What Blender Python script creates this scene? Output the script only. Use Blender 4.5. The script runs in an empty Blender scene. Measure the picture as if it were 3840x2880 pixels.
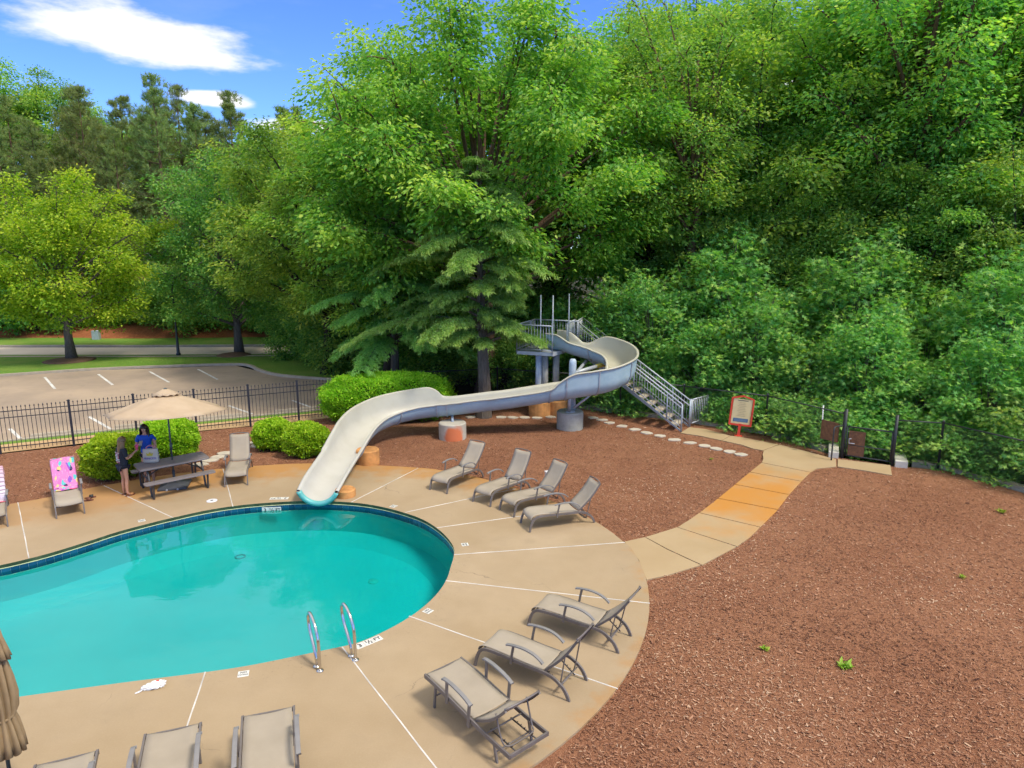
import bpy, bmesh, math, random
import numpy as np
from mathutils import Vector, Matrix

# ------------------------------------------------------------------ scene, camera, sky, sun, exposure
SC = bpy.context.scene
COL = SC.collection
R = math.radians
cam_d = bpy.data.cameras.new('camera')
cam = bpy.data.objects.new('camera', cam_d)
COL.objects.link(cam)
cam_d.sensor_width = 36.0
cam_d.lens = 24.375
cam_d.clip_start = 0.05
cam_d.clip_end = 3000.0
cam.location = (0, 0, 6.4)
cam.rotation_euler = (R(90 - 11.5), 0, 0)
SC.camera = cam
SC.render.resolution_x, SC.render.resolution_y = 1024, 768
SC.view_settings.view_transform = 'Standard'
SC.view_settings.look = 'None'
SC.view_settings.exposure = 1.42
SC.cycles.adaptive_threshold = 0.03
SC.cycles.max_bounces = 8
SC.cycles.diffuse_bounces = 6
SC.cycles.glossy_bounces = 3
SC.cycles.transmission_bounces = 4
SC.cycles.transparent_max_bounces = 8
SC.cycles.caustics_reflective = False
SC.cycles.caustics_refractive = False
SC.view_settings.gamma = 1.0
SC.view_settings.use_curve_mapping = False

SUN_EL, SUN_AZ = 56.0, -34.0            # azimuth measured from +x towards +y
sun_dir = Vector((math.cos(R(SUN_EL)) * math.cos(R(SUN_AZ)), math.cos(R(SUN_EL)) * math.sin(R(SUN_AZ)), math.sin(R(SUN_EL))))
sl = bpy.data.lights.new('sun', 'SUN')
sl.energy = 1.45
sl.angle = R(12.0)
sl.color = (1.0, 0.92, 0.78)
so = bpy.data.objects.new('sun', sl)
so.rotation_euler = (-sun_dir).to_track_quat('-Z', 'Y').to_euler()
so.location = sun_dir * 60
COL.objects.link(so)

W = bpy.data.worlds.new('World')
SC.world = W
W.use_nodes = True


def build_world():
    nt = W.node_tree
    N, L = nt.nodes, nt.links
    N.clear()
    out = N.new('ShaderNodeOutputWorld')
    bg = N.new('ShaderNodeBackground')
    bg.inputs['Strength'].default_value = 0.15
    sky = N.new('ShaderNodeTexSky')
    sky.sky_type = 'NISHITA'
    sky.sun_disc = False
    sky.sun_elevation = R(SUN_EL)
    sky.sun_rotation = R(90 - SUN_AZ)
    sky.altitude = 2500
    sky.air_density = 0.8
    sky.dust_density = 0.1
    sky.ozone_density = 3.0
    tc = N.new('ShaderNodeTexCoord')
    sep = N.new('ShaderNodeSeparateXYZ')
    L.new(tc.outputs['Generated'], sep.inputs[0])

    def math_(op, a, b=None, c=None, clamp=False):
        n = N.new('ShaderNodeMath')
        n.operation = op
        n.use_clamp = clamp
        for i, v in enumerate((a, b, c)):
            if v is None:
                continue
            if isinstance(v, (int, float)):
                n.inputs[i].default_value = v
            else:
                L.new(v, n.inputs[i])
        return n.outputs[0]
    # azimuth / elevation of the direction (radians)
    az = math_('ARCTAN2', sep.outputs[0], sep.outputs[1])
    el = math_('ARCSINE', sep.outputs[2])
    comb = N.new('ShaderNodeCombineXYZ')
    L.new(math_('MULTIPLY', az, 1.0), comb.inputs[0])
    L.new(math_('MULTIPLY', el, 3.2), comb.inputs[1])
    nz = N.new('ShaderNodeTexNoise')
    nz.inputs['Scale'].default_value = 9.0
    nz.inputs['Detail'].default_value = 8.0
    nz.inputs['Roughness'].default_value = 0.58
    L.new(comb.outputs[0], nz.inputs['Vector'])
    nz2 = N.new('ShaderNodeTexNoise')
    nz2.inputs['Scale'].default_value = 2.6
    nz2.inputs['Detail'].default_value = 7.0
    nz2.inputs['Roughness'].default_value = 0.6
    L.new(comb.outputs[0], nz2.inputs['Vector'])
    dist = math_('SUBTRACT', nz.outputs['Fac'], 0.5)
    mask = None
    # cloud bodies: azimuth, elevation, half width, half height, tilt
    for (ca, ce, ha, he, tl) in ((-0.462, 0.238, 0.135, 0.034, -0.10), (-0.385, 0.176, 0.050, 0.011, -0.05), (-0.285, 0.150, 0.075, 0.010, 0.0),
                                 (-0.16, 0.150, 0.10, 0.012, 0.0), (0.30, 0.20, 0.16, 0.03, 0.0), (1.0, 0.30, 0.25, 0.06, 0.05), (-1.5, 0.35, 0.3, 0.07, 0.0),
                                 (2.2, 0.3, 0.3, 0.06, 0.0), (-2.5, 0.28, 0.25, 0.05, 0.0)):
        da = math_('SUBTRACT', az, ca)
        de = math_('SUBTRACT', math_('SUBTRACT', el, ce), math_('MULTIPLY', da, tl))
        u = math_('POWER', math_('DIVIDE', da, ha), 2.0)
        v = math_('POWER', math_('ABSOLUTE', math_('DIVIDE', de, he)), 2.0)
        d = math_('SUBTRACT', 1.0, math_('SQRT', math_('ADD', u, v)))
        mask = d if mask is None else math_('MAXIMUM', mask, d)
    m = math_('ADD', mask, math_('MULTIPLY', dist, 1.45))
    mr = N.new('ShaderNodeMapRange')
    mr.interpolation_type = 'SMOOTHSTEP'
    L.new(m, mr.inputs['Value'])
    mr.inputs['From Min'].default_value = -0.08
    mr.inputs['From Max'].default_value = 0.42
    mr.inputs['To Max'].default_value = 0.96
    # thin high haze everywhere
    mr2 = N.new('ShaderNodeMapRange')
    L.new(nz2.outputs['Fac'], mr2.inputs['Value'])
    mr2.inputs['From Min'].default_value = 0.5
    mr2.inputs['From Max'].default_value = 0.8
    mr2.inputs['To Max'].default_value = 0.14
    # bright veil of high cloud that thickens away from the horizon (the pool mirrors it)
    mr3 = N.new('ShaderNodeMapRange')
    mr3.interpolation_type = 'SMOOTHSTEP'
    L.new(math_('ADD', el, math_('MULTIPLY', math_('SUBTRACT', nz2.outputs['Fac'], 0.5), 0.35)), mr3.inputs['Value'])
    mr3.inputs['From Min'].default_value = 0.30
    mr3.inputs['From Max'].default_value = 0.62
    mr3.inputs['To Max'].default_value = 0.85
    fac = math_('MAXIMUM', math_('MAXIMUM', mr.outputs[0], mr2.outputs[0]), mr3.outputs[0], clamp=True)
    mix = N.new('ShaderNodeMix')
    mix.data_type = 'RGBA'
    L.new(fac, mix.inputs['Factor'])
    hs = N.new('ShaderNodeHueSaturation')
    hs.inputs['Saturation'].default_value = 1.12
    hs.inputs['Value'].default_value = 1.0
    L.new(sky.outputs[0], hs.inputs['Color'])
    tint = N.new('ShaderNodeMix')
    tint.data_type = 'RGBA'
    tint.blend_type = 'MULTIPLY'
    tint.inputs['Factor'].default_value = 1.0
    L.new(hs.outputs[0], tint.inputs[6])
    tint.inputs[7].default_value = (0.54, 0.59, 0.76, 1)
    L.new(tint.outputs[2], mix.inputs[6])
    cr = N.new('ShaderNodeMix')
    cr.data_type = 'RGBA'
    L.new(nz2.outputs['Fac'], cr.inputs['Factor'])
    cr.inputs[6].default_value = (3.1, 3.06, 3.0, 1)
    cr.inputs[7].default_value = (2.8, 2.8, 2.82, 1)
    L.new(cr.outputs[2], mix.inputs[7])
    L.new(mix.outputs[2], bg.inputs['Color'])
    L.new(bg.outputs[0], out.inputs['Surface'])


build_world()

# ------------------------------------------------------------------ helpers


class MB:
    """Collects shapes; build() links them as ONE mesh object."""

    def __init__(self):
        self.v, self.f = [], []

    def add(self, vs, fs):
        o = len(self.v)
        self.v += [tuple(p) for p in vs]
        self.f += [tuple(i + o for i in q) for q in fs]
        return self

    def box(self, x0, x1, y0, y1, z0, z1, M=None):
        vs = [Vector(p) for p in ((x0, y0, z0), (x1, y0, z0), (x1, y1, z0), (x0, y1, z0), (x0, y0, z1), (x1, y0, z1), (x1, y1, z1), (x0, y1, z1))]
        if M:
            vs = [M @ p for p in vs]
        return self.add(vs, [(3, 2, 1, 0), (4, 5, 6, 7), (0, 1, 5, 4), (1, 2, 6, 5), (2, 3, 7, 6), (3, 0, 4, 7)])

    def tube(self, pts, r, n=8, caps=True, sx=1.0, up=None):
        """tube along pts; r is a number or a list; sx flattens the section sideways"""
        pts = [Vector(p) for p in pts]
        m = len(pts)
        rs = r if isinstance(r, (list, tuple)) else [r] * m
        o = len(self.v)
        a = None
        for i, p in enumerate(pts):
            t = (pts[min(i + 1, m - 1)] - pts[max(i - 1, 0)])
            t = t.normalized() if t.length > 1e-9 else Vector((0, 0, 1))
            if a is None:
                ref = Vector(up) if up else (Vector((0, 0, 1)) if abs(t.z) < 0.9 else Vector((1, 0, 0)))
                a = (ref - t * ref.dot(t)).normalized()
            else:
                a = (a - t * a.dot(t))
                a = a.normalized() if a.length > 1e-6 else t.orthogonal().normalized()
            b = t.cross(a)
            for k in range(n):
                th = 2 * math.pi * (k + 0.5) / n
                self.v.append(tuple(p + (a * math.cos(th) + b * math.sin(th) * sx) * rs[i]))
        for i in range(m - 1):
            for k in range(n):
                k2 = (k + 1) % n
                self.f.append((o + i * n + k, o + i * n + k2, o + (i + 1) * n + k2, o + (i + 1) * n + k))
        if caps:
            self.f.append(tuple(o + k for k in reversed(range(n))))
            self.f.append(tuple(o + (m - 1) * n + k for k in range(n)))
        return self

    def lathe(self, prof, n=20, c=(0, 0), cap=True):
        o = len(self.v)
        for (r, z) in prof:
            for k in range(n):
                th = 2 * math.pi * k / n
                self.v.append((c[0] + r * math.cos(th), c[1] + r * math.sin(th), z))
        for i in range(len(prof) - 1):
            for k in range(n):
                k2 = (k + 1) % n
                self.f.append((o + i * n + k, o + i * n + k2, o + (i + 1) * n + k2, o + (i + 1) * n + k))
        if cap:
            self.f.append(tuple(o + k for k in reversed(range(n))))
            self.f.append(tuple(o + (len(prof) - 1) * n + k for k in range(n)))
        return self

    def prism(self, poly, z0, z1):
        n = len(poly)
        vs = [(x, y, z0) for x, y in poly] + [(x, y, z1) for x, y in poly]
        fs = [tuple(reversed(range(n))), tuple(range(n, 2 * n))] + [(i, (i + 1) % n, n + (i + 1) % n, n + i) for i in range(n)]
        return self.add(vs, fs)

    def grid(self, rows):
        m, n = len(rows), len(rows[0])
        o = len(self.v)
        for r_ in rows:
            self.v += [tuple(p) for p in r_]
        for i in range(m - 1):
            for k in range(n - 1):
                self.f.append((o + i * n + k, o + i * n + k + 1, o + (i + 1) * n + k + 1, o + (i + 1) * n + k))
        return self

    def mesh(self, name):
        me = bpy.data.meshes.new(name)
        me.from_pydata(self.v, [], self.f)
        me.update()
        return me

    def build(self, name, m, parent=None, smooth=False, bevel=0, subsurf=0, solid=0):
        o = link(name, self.mesh(name), m, parent)
        if smooth:
            o.data.polygons.foreach_set('use_smooth', [True] * len(o.data.polygons))
        if solid:
            s = o.modifiers.new('solid', 'SOLIDIFY')
            s.thickness = solid
            s.offset = 0
        if bevel:
            b = o.modifiers.new('bevel', 'BEVEL')
            b.width = bevel
            b.segments = 2
            b.limit_method = 'ANGLE'
        if subsurf:
            s = o.modifiers.new('sub', 'SUBSURF')
            s.levels = s.render_levels = subsurf
        return o


def link(name, me, m, parent=None):
    o = bpy.data.objects.new(name, me)
    if m is not None and not me.materials:
        me.materials.append(m)
    COL.objects.link(o)
    if parent is not None:
        o.parent = parent
    return o


def tag(o, label=None, cat=None, group=None, kind=None):
    if label:
        o['label'] = label
    if cat:
        o['category'] = cat
    if group:
        o['group'] = group
    if kind:
        o['kind'] = kind
    return o


def empty(name, loc=(0, 0, 0), rz=0.0, label=None, cat=None, group=None):
    o = bpy.data.objects.new(name, None)
    o.empty_display_size = 0.2
    o.location = loc
    o.rotation_euler = (0, 0, rz)
    COL.objects.link(o)
    return tag(o, label, cat, group)


def copy_tree(o, parent=None):
    c = o.copy()
    COL.objects.link(c)
    c.parent = parent
    for ch in [x for x in bpy.data.objects if x.parent == o]:
        copy_tree(ch, c)
    return c


def np_mesh(name, v, f, attr=None):
    """fast mesh from numpy arrays; attr is one float for every vertex"""
    me = bpy.data.meshes.new(name)
    nv, nf, k = len(v), len(f), f.shape[1]
    me.vertices.add(nv)
    me.vertices.foreach_set('co', np.ascontiguousarray(v, dtype=np.float32).ravel())
    me.loops.add(nf * k)
    me.loops.foreach_set('vertex_index', np.ascontiguousarray(f, dtype=np.int32).ravel())
    me.polygons.add(nf)
    me.polygons.foreach_set('loop_start', np.arange(0, nf * k, k, dtype=np.int32))
    if attr is not None:
        a = me.attributes.new('v', 'FLOAT', 'POINT')
        a.data.foreach_set('value', np.ascontiguousarray(attr, dtype=np.float32))
    me.update(calc_edges=True)
    return me


def spline(pts, n, closed=False):
    """Catmull-Rom resample of a polyline of tuples"""
    P = [np.array(p, float) for p in pts]
    m = len(P)
    out = []
    segs = m if closed else m - 1
    for i in range(segs):
        if closed:
            p0, p1, p2, p3 = P[(i - 1) % m], P[i], P[(i + 1) % m], P[(i + 2) % m]
        else:
            p0, p1, p2, p3 = P[max(i - 1, 0)], P[i], P[i + 1], P[min(i + 2, m - 1)]
        for k in range(n):
            t = k / n
            out.append(0.5 * ((2 * p1) + (p2 - p0) * t + (2 * p0 - 5 * p1 + 4 * p2 - p3) * t * t + (3 * p1 - p0 - 3 * p2 + p3) * t ** 3))
    if not closed:
        out.append(P[-1])
    return [tuple(float(x) for x in p) for p in out]


# ------------------------------------------------------------------ materials
MATS = {}


def nodes(name):
    m = bpy.data.materials.new(name)
    m.use_nodes = True
    nt = m.node_tree
    nt.nodes.clear()
    out = nt.nodes.new('ShaderNodeOutputMaterial')
    MATS[name] = m
    return m, nt, nt.nodes, nt.links, out


def ramp(N, L, src, stops):
    r = N.new('ShaderNodeValToRGB')
    e = r.color_ramp.elements
    while len(e) < len(stops):
        e.new(0.5)
    for i, (p, c) in enumerate(stops):
        e[i].position = p
        e[i].color = (*c, 1)
    L.new(src, r.inputs[0])
    return r.outputs[0]


def noise(N, L, vec, scale, detail=6, rough=0.55, dims=None):
    n = N.new('ShaderNodeTexNoise')
    n.inputs['Scale'].default_value = scale
    n.inputs['Detail'].default_value = detail
    n.inputs['Roughness'].default_value = rough
    if vec is not None:
        L.new(vec, n.inputs['Vector'])
    return n.outputs['Fac']


def mixc(N, L, fac, a, b, mode='MIX'):
    n = N.new('ShaderNodeMix')
    n.data_type = 'RGBA'
    n.blend_type = mode
    for sock, v in ((n.inputs['Factor'], fac), (n.inputs[6], a), (n.inputs[7], b)):
        if isinstance(v, (int, float)):
            sock.default_value = v
        elif isinstance(v, tuple):
            sock.default_value = (*v, 1)
        else:
            L.new(v, sock)
    return n.outputs[2]


def mrange(N, L, src, a, b, c=0.0, d=1.0, smooth=False):
    n = N.new('ShaderNodeMapRange')
    if smooth:
        n.interpolation_type = 'SMOOTHSTEP'
    L.new(src, n.inputs['Value'])
    for k, v in zip(('From Min', 'From Max', 'To Min', 'To Max'), (a, b, c, d)):
        n.inputs[k].default_value = v
    return n.outputs[0]


def vmath(N, L, op, a, b=None, c=None):
    n = N.new('ShaderNodeMath')
    n.operation = op
    for i, v in enumerate((a, b, c)):
        if v is None:
            continue
        if isinstance(v, (int, float)):
            n.inputs[i].default_value = v
        else:
            L.new(v, n.inputs[i])
    return n.outputs[0]


def bsdf(N, L, out, col, rough=0.6, metal=0.0, spec=0.5, bump=None, bstr=0.3, bdist=0.01):
    b = N.new('ShaderNodeBsdfPrincipled')
    if isinstance(col, tuple):
        b.inputs['Base Color'].default_value = (*col, 1)
    else:
        L.new(col, b.inputs['Base Color'])
    if isinstance(rough, (int, float)):
        b.inputs['Roughness'].default_value = rough
    else:
        L.new(rough, b.inputs['Roughness'])
    b.inputs['Metallic'].default_value = metal
    b.inputs['Specular IOR Level'].default_value = spec
    if bump is not None:
        bn = N.new('ShaderNodeBump')
        bn.inputs['Strength'].default_value = bstr
        bn.inputs['Distance'].default_value = bdist
        L.new(bump, bn.inputs['Height'])
        L.new(bn.outputs[0], b.inputs['Normal'])
    L.new(b.outputs[0], out.inputs['Surface'])
    return b


def simple(name, col, rough=0.6, metal=0.0, var=0.12, scale=6.0, bstr=0.08, spec=0.5, fine=60.0):
    """plain material with worn, uneven colour and fine relief"""
    if name in MATS:
        return MATS[name]
    m, nt, N, L, out = nodes(name)
    tc = N.new('ShaderNodeTexCoord').outputs['Object']
    a = noise(N, L, tc, scale, 5)
    c = mixc(N, L, mrange(N, L, a, 0.3, 0.7), tuple(x * (1 - var) for x in col), tuple(min(1, x * (1 + var)) for x in col))
    b = noise(N, L, tc, fine, 3)
    rr = mrange(N, L, a, 0.3, 0.7, max(0.02, rough - 0.08), min(1, rough + 0.08))
    bsdf(N, L, out, c, rr, metal, spec, b, bstr, 0.004)
    return m


def world_pos(N):
    return N.new('ShaderNodeNewGeometry').outputs['Position']


def mat_leaf(name, dark, mid, light, trans=0.35, rough=0.5, objvar=0.12):
    m, nt, N, L, out = nodes(name)
    at = N.new('ShaderNodeAttribute')
    at.attribute_name = 'v'
    oi = N.new('ShaderNodeObjectInfo')
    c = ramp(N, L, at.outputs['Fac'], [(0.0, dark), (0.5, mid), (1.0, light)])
    hs = N.new('ShaderNodeHueSaturation')
    L.new(c, hs.inputs['Color'])
    L.new(mrange(N, L, oi.outputs['Random'], 0, 1, 0.5 - 0.018, 0.5 + 0.018), hs.inputs['Hue'])
    L.new(mrange(N, L, oi.outputs['Random'], 0, 1, 1 - objvar, 1 + objvar), hs.inputs['Value'])
    p = N.new('ShaderNodeBsdfPrincipled')
    L.new(hs.outputs[0], p.inputs['Base Color'])
    p.inputs['Roughness'].default_value = rough
    p.inputs['Specular IOR Level'].default_value = 0.35
    t = N.new('ShaderNodeBsdfTranslucent')
    tcol = mixc(N, L, 1.0, hs.outputs[0], (1.0, 1.15, 0.45), 'MULTIPLY')
    L.new(tcol, t.inputs['Color'])
    mx = N.new('ShaderNodeMixShader')
    mx.inputs[0].default_value = trans
    L.new(p.outputs[0], mx.inputs[1])
    L.new(t.outputs[0], mx.inputs[2])
    L.new(mx.outputs[0], out.inputs['Surface'])
    return m

# ------------------------------------------------------------------ surface materials


def make_surface_mats():
    # --- pool deck: sand coloured coated concrete, orange rust stain along the mulch, dirt by the water
    m, nt, N, L, out = nodes('deck_concrete')
    pos = world_pos(N)
    big = noise(N, L, pos, 0.55, 5)
    med = noise(N, L, pos, 2.3, 6)
    fine = noise(N, L, pos, 38, 4, 0.7)
    c = mixc(N, L, mrange(N, L, big, 0.32, 0.68), (0.334, 0.242, 0.141), (0.402, 0.302, 0.190))
    c = mixc(N, L, mrange(N, L, med, 0.35, 0.75, 0.0, 0.30), c, (0.290, 0.214, 0.125))
    c = mixc(N, L, mrange(N, L, fine, 0.45, 0.8, 0.0, 0.22), c, (0.483, 0.379, 0.265))
    # stain: distance from the pool's round end
    vd = N.new('ShaderNodeVectorMath')
    vd.operation = 'DISTANCE'
    L.new(pos, vd.inputs[0])
    vd.inputs[1].default_value = (-4.58, 12.87, 0)
    sep = N.new('ShaderNodeSeparateXYZ')
    L.new(pos, sep.inputs[0])
    far = mrange(N, L, sep.outputs[1], 14.8, 17.3)
    d2 = vmath(N, L, 'ADD', vd.outputs['Value'], vmath(N, L, 'MULTIPLY', vmath(N, L, 'SUBTRACT', med, 0.5), 2.2))
    st = vmath(N, L, 'MULTIPLY', mrange(N, L, d2, 5.3, 6.7, smooth=True), far)
    rim = vmath(N, L, 'MULTIPLY', mrange(N, L, d2, 7.0, 7.5, smooth=True), 0.35)
    st = vmath(N, L, 'MAXIMUM', vmath(N, L, 'MULTIPLY', st, 0.75), rim)
    c = mixc(N, L, st, c, (0.419, 0.189, 0.037))
    # dark mould spots close to the pool edge
    spots = noise(N, L, pos, 14, 6, 0.75)
    near = mrange(N, L, vd.outputs['Value'], 3.32, 3.95, 1.0, 0.0)
    c = mixc(N, L, vmath(N, L, 'MULTIPLY', mrange(N, L, spots, 0.57, 0.68), vmath(N, L, 'MULTIPLY', near, 0.7)), c, (0.097, 0.073, 0.049))
    grime = mrange(N, L, noise(N, L, pos, 1.1, 7, 0.65), 0.56, 0.75, 0.0, 0.30)
    c = mixc(N, L, grime, c, (0.218, 0.161, 0.103))
    sp2 = noise(N, L, pos, 85, 2, 0.6)
    c = mixc(N, L, mrange(N, L, sp2, 0.66, 0.74, 0.0, 0.30), c, (0.144, 0.109, 0.074))
    wc = N.new('ShaderNodeVectorMath')
    wc.operation = 'MULTIPLY_ADD'
    nc_ = N.new('ShaderNodeTexNoise')
    nc_.inputs['Scale'].default_value = 1.4
    nc_.inputs['Detail'].default_value = 5
    L.new(pos, nc_.inputs['Vector'])
    L.new(nc_.outputs['Color'], wc.inputs[0])
    wc.inputs[1].default_value = (1.1, 1.1, 0)
    L.new(pos, wc.inputs[2])
    vc = N.new('ShaderNodeTexVoronoi')
    vc.feature = 'DISTANCE_TO_EDGE'
    vc.inputs['Scale'].default_value = 0.30
    L.new(wc.outputs[0], vc.inputs['Vector'])
    crack = vmath(N, L, 'MULTIPLY', mrange(N, L, vc.outputs['Distance'], 0.0008, 0.0028, 0.55, 0.0), mrange(N, L, big, 0.5, 0.62))
    c = mixc(N, L, crack, c, (0.117, 0.091, 0.065))
    bsdf(N, L, out, c, 0.82, 0, 0.3, fine, 0.25, 0.004)

    # --- walkway concrete with strong orange rust on its middle slabs
    m, nt, N, L, out = nodes('walk_concrete')
    pos = world_pos(N)
    big = noise(N, L, pos, 0.7, 5)
    fine = noise(N, L, pos, 40, 4, 0.7)
    c = mixc(N, L, mrange(N, L, big, 0.3, 0.7), (0.364, 0.260, 0.141), (0.416, 0.307, 0.178))
    vd = N.new('ShaderNodeVectorMath')
    vd.operation = 'DISTANCE'
    L.new(pos, vd.inputs[0])
    vd.inputs[1].default_value = (6.0, 17.2, 0)
    d2 = vmath(N, L, 'ADD', vd.outputs['Value'], vmath(N, L, 'MULTIPLY', vmath(N, L, 'SUBTRACT', noise(N, L, pos, 1.2, 6), 0.5), 5.0))
    st = mrange(N, L, d2, 0.3, 3.6, 0.95, 0.0, smooth=True)
    c = mixc(N, L, st, c, (0.481, 0.212, 0.040))
    bsdf(N, L, out, c, 0.85, 0, 0.25, fine, 0.25, 0.004)

    # --- bark mulch bed: fine shredded bark, faded and damp patches
    m, nt, N, L, out = nodes('mulch')
    pos = world_pos(N)
    mp = N.new('ShaderNodeMapping')
    mp.inputs['Scale'].default_value = (1, 1.8, 1)
    mp.inputs['Rotation'].default_value = (0, 0, 0.5)
    L.new(pos, mp.inputs['Vector'])
    vo = N.new('ShaderNodeTexVoronoi')
    vo.inputs['Scale'].default_value = 60
    L.new(mp.outputs[0], vo.inputs['Vector'])
    f = noise(N, L, pos, 46, 6, 0.78)
    big = noise(N, L, pos, 0.42, 6, 0.6)
    med = noise(N, L, pos, 2.2, 5, 0.6)
    c = ramp(N, L, f, [(0.34, (0.099, 0.039, 0.021)), (0.50, (0.273, 0.117, 0.064)), (0.66, (0.489, 0.254, 0.141))])
    c = mixc(N, L, mrange(N, L, big, 0.40, 0.66, 0, 0.55), c, (0.384, 0.188, 0.104))
    c = mixc(N, L, mrange(N, L, med, 0.52, 0.72, 0, 0.45), c, (0.180, 0.074, 0.040))
    h = vmath(N, L, 'ADD', vo.outputs['Distance'], f)
    bsdf(N, L, out, c, 0.95, 0, 0.12, h, 0.8, 0.02)

    # --- asphalt of the car park, sun bleached brown-grey
    m, nt, N, L, out = nodes('parking_asphalt')
    pos = world_pos(N)
    big = noise(N, L, pos, 0.22, 6, 0.6)
    med = noise(N, L, pos, 1.6, 6, 0.7)
    fine = noise(N, L, pos, 60, 3)
    c = mixc(N, L, mrange(N, L, big, 0.35, 0.65), (0.270, 0.212, 0.162), (0.416, 0.318, 0.226))
    c = mixc(N, L, mrange(N, L, med, 0.55, 0.75, 0, 0.45), c, (0.175, 0.142, 0.116))
    bsdf(N, L, out, c, 0.9, 0, 0.25, fine, 0.4, 0.006)

    m, nt, N, L, out = nodes('road_asphalt')
    pos = world_pos(N)
    big = noise(N, L, pos, 0.4, 5)
    c = mixc(N, L, mrange(N, L, big, 0.3, 0.7), (0.536, 0.446, 0.359), (0.681, 0.566, 0.452))
    bsdf(N, L, out, c, 0.9, 0, 0.25, noise(N, L, pos, 60, 3), 0.3, 0.005)

    # --- lawn
    m, nt, N, L, out = nodes('lawn')
    pos = world_pos(N)
    f = noise(N, L, pos, 22, 5, 0.7)
    big = noise(N, L, pos, 0.5, 5, 0.6)
    c = ramp(N, L, f, [(0.3, (0.069, 0.156, 0.022)), (0.55, (0.144, 0.269, 0.035)), (0.75, (0.250, 0.362, 0.069))])
    c = mixc(N, L, mrange(N, L, big, 0.45, 0.7, 0, 0.55), c, (0.250, 0.275, 0.062))
    bsdf(N, L, out, c, 0.9, 0, 0.2, f, 0.8, 0.05)

    # --- pine straw bank / forest floor
    for nm, cols in (('pine_straw', [(0.3, (0.16, 0.05, 0.022)), (0.55, (0.30, 0.105, 0.045)), (0.75, (0.40, 0.17, 0.08))]),
                     ('forest_floor', [(0.3, (0.018, 0.020, 0.010)), (0.55, (0.045, 0.045, 0.022)), (0.75, (0.085, 0.065, 0.035))])):
        m, nt, N, L, out = nodes(nm)
        pos = world_pos(N)
        f = noise(N, L, pos, 9, 7, 0.7)
        bsdf(N, L, out, ramp(N, L, f, cols), 0.95, 0, 0.1, f, 0.8, 0.06)

    # --- kerb / old concrete
    for nm, a, b in (('kerb_concrete', (0.337, 0.290, 0.224), (0.468, 0.402, 0.308)), ('pale_concrete', (0.487, 0.468, 0.402), (0.618, 0.589, 0.515)),
                     ('pedestal_concrete', (0.281, 0.290, 0.253), (0.421, 0.421, 0.365)), ('stone', (0.431, 0.384, 0.308), (0.581, 0.515, 0.412)),
                     ('side_walk', (0.487, 0.300, 0.145), (0.562, 0.384, 0.206))):
        m, nt, N, L, out = nodes(nm)
        pos = world_pos(N)
        f = noise(N, L, pos, 3.2, 7, 0.65)
        g = noise(N, L, pos, 30, 5, 0.7)
        oi = N.new('ShaderNodeObjectInfo').outputs['Random']
        c = mixc(N, L, mrange(N, L, f, 0.3, 0.7), a, b)
        c = mixc(N, L, mrange(N, L, g, 0.5, 0.8, 0, 0.35), c, tuple(x * 0.5 for x in a))
        c = mixc(N, L, mrange(N, L, oi, 0, 1, 0, 0.18), c, tuple(x * 0.62 for x in b))
        bsdf(N, L, out, c, 0.9, 0, 0.25, g, 0.35, 0.008)

    # --- pedestal with an orange rust flush on one face
    m, nt, N, L, out = nodes('pedestal_rusty')
    tc = N.new('ShaderNodeTexCoord').outputs['Object']
    f = noise(N, L, tc, 3.2, 7, 0.65)
    c = mixc(N, L, mrange(N, L, f, 0.3, 0.7), (0.374, 0.347, 0.281), (0.487, 0.449, 0.374))
    vd = N.new('ShaderNodeVectorMath')
    vd.operation = 'DISTANCE'
    L.new(tc, vd.inputs[0])
    vd.inputs[1].default_value = (0.12, -0.5, 0.12)
    d2 = vmath(N, L, 'ADD', vd.outputs['Value'], vmath(N, L, 'MULTIPLY', vmath(N, L, 'SUBTRACT', noise(N, L, tc, 3, 5), 0.5), 0.35))
    c = mixc(N, L, mrange(N, L, d2, 0.28, 0.42, 0.92, 0.0, smooth=True), c, (0.618, 0.160, 0.052))
    bsdf(N, L, out, c, 0.9, 0, 0.25, noise(N, L, tc, 40, 4), 0.3, 0.006)
    simple('pedestal_orange', (0.515, 0.244, 0.079), 0.9, var=0.35, scale=3.5, bstr=0.3)

    # --- pool plaster, tiles, water
    m, nt, N, L, out = nodes('pool_plaster')
    pos = world_pos(N)
    f = noise(N, L, pos, 0.8, 5)
    c = mixc(N, L, mrange(N, L, f, 0.3, 0.7), (0.42, 0.65, 0.66), (0.48, 0.70, 0.71))
    bsdf(N, L, out, c, 0.8, 0, 0.2)
    m, nt, N, L, out = nodes('pool_tile')
    oi = N.new('ShaderNodeObjectInfo').outputs['Random']
    c = mixc(N, L, oi, (0.006, 0.052, 0.125), (0.012, 0.105, 0.20))
    bsdf(N, L, out, c, 0.18, 0, 0.5)
    simple('pool_grout', (0.30, 0.42, 0.40), 0.9)
    # cantilevered edge: green black mildew
    m, nt, N, L, out = nodes('mildew_edge')
    pos = world_pos(N)
    f = noise(N, L, pos, 6, 7, 0.75)
    c = ramp(N, L, f, [(0.3, (0.025, 0.045, 0.025)), (0.55, (0.07, 0.105, 0.055)), (0.75, (0.22, 0.20, 0.11))])
    bsdf(N, L, out, c, 0.9, 0, 0.2, f, 0.3, 0.01)
    simple('edge_bead', (0.45, 0.52, 0.26), 0.6, var=0.25)

    m, nt, N, L, out = nodes('water')
    tr = N.new('ShaderNodeBsdfTransparent')
    tr.inputs['Color'].default_value = (0.10, 0.86, 0.86, 1)
    gl = N.new('ShaderNodeBsdfGlossy')
    gl.inputs['Roughness'].default_value = 0.015
    gl.inputs['Color'].default_value = (1, 1, 1, 1)
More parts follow.
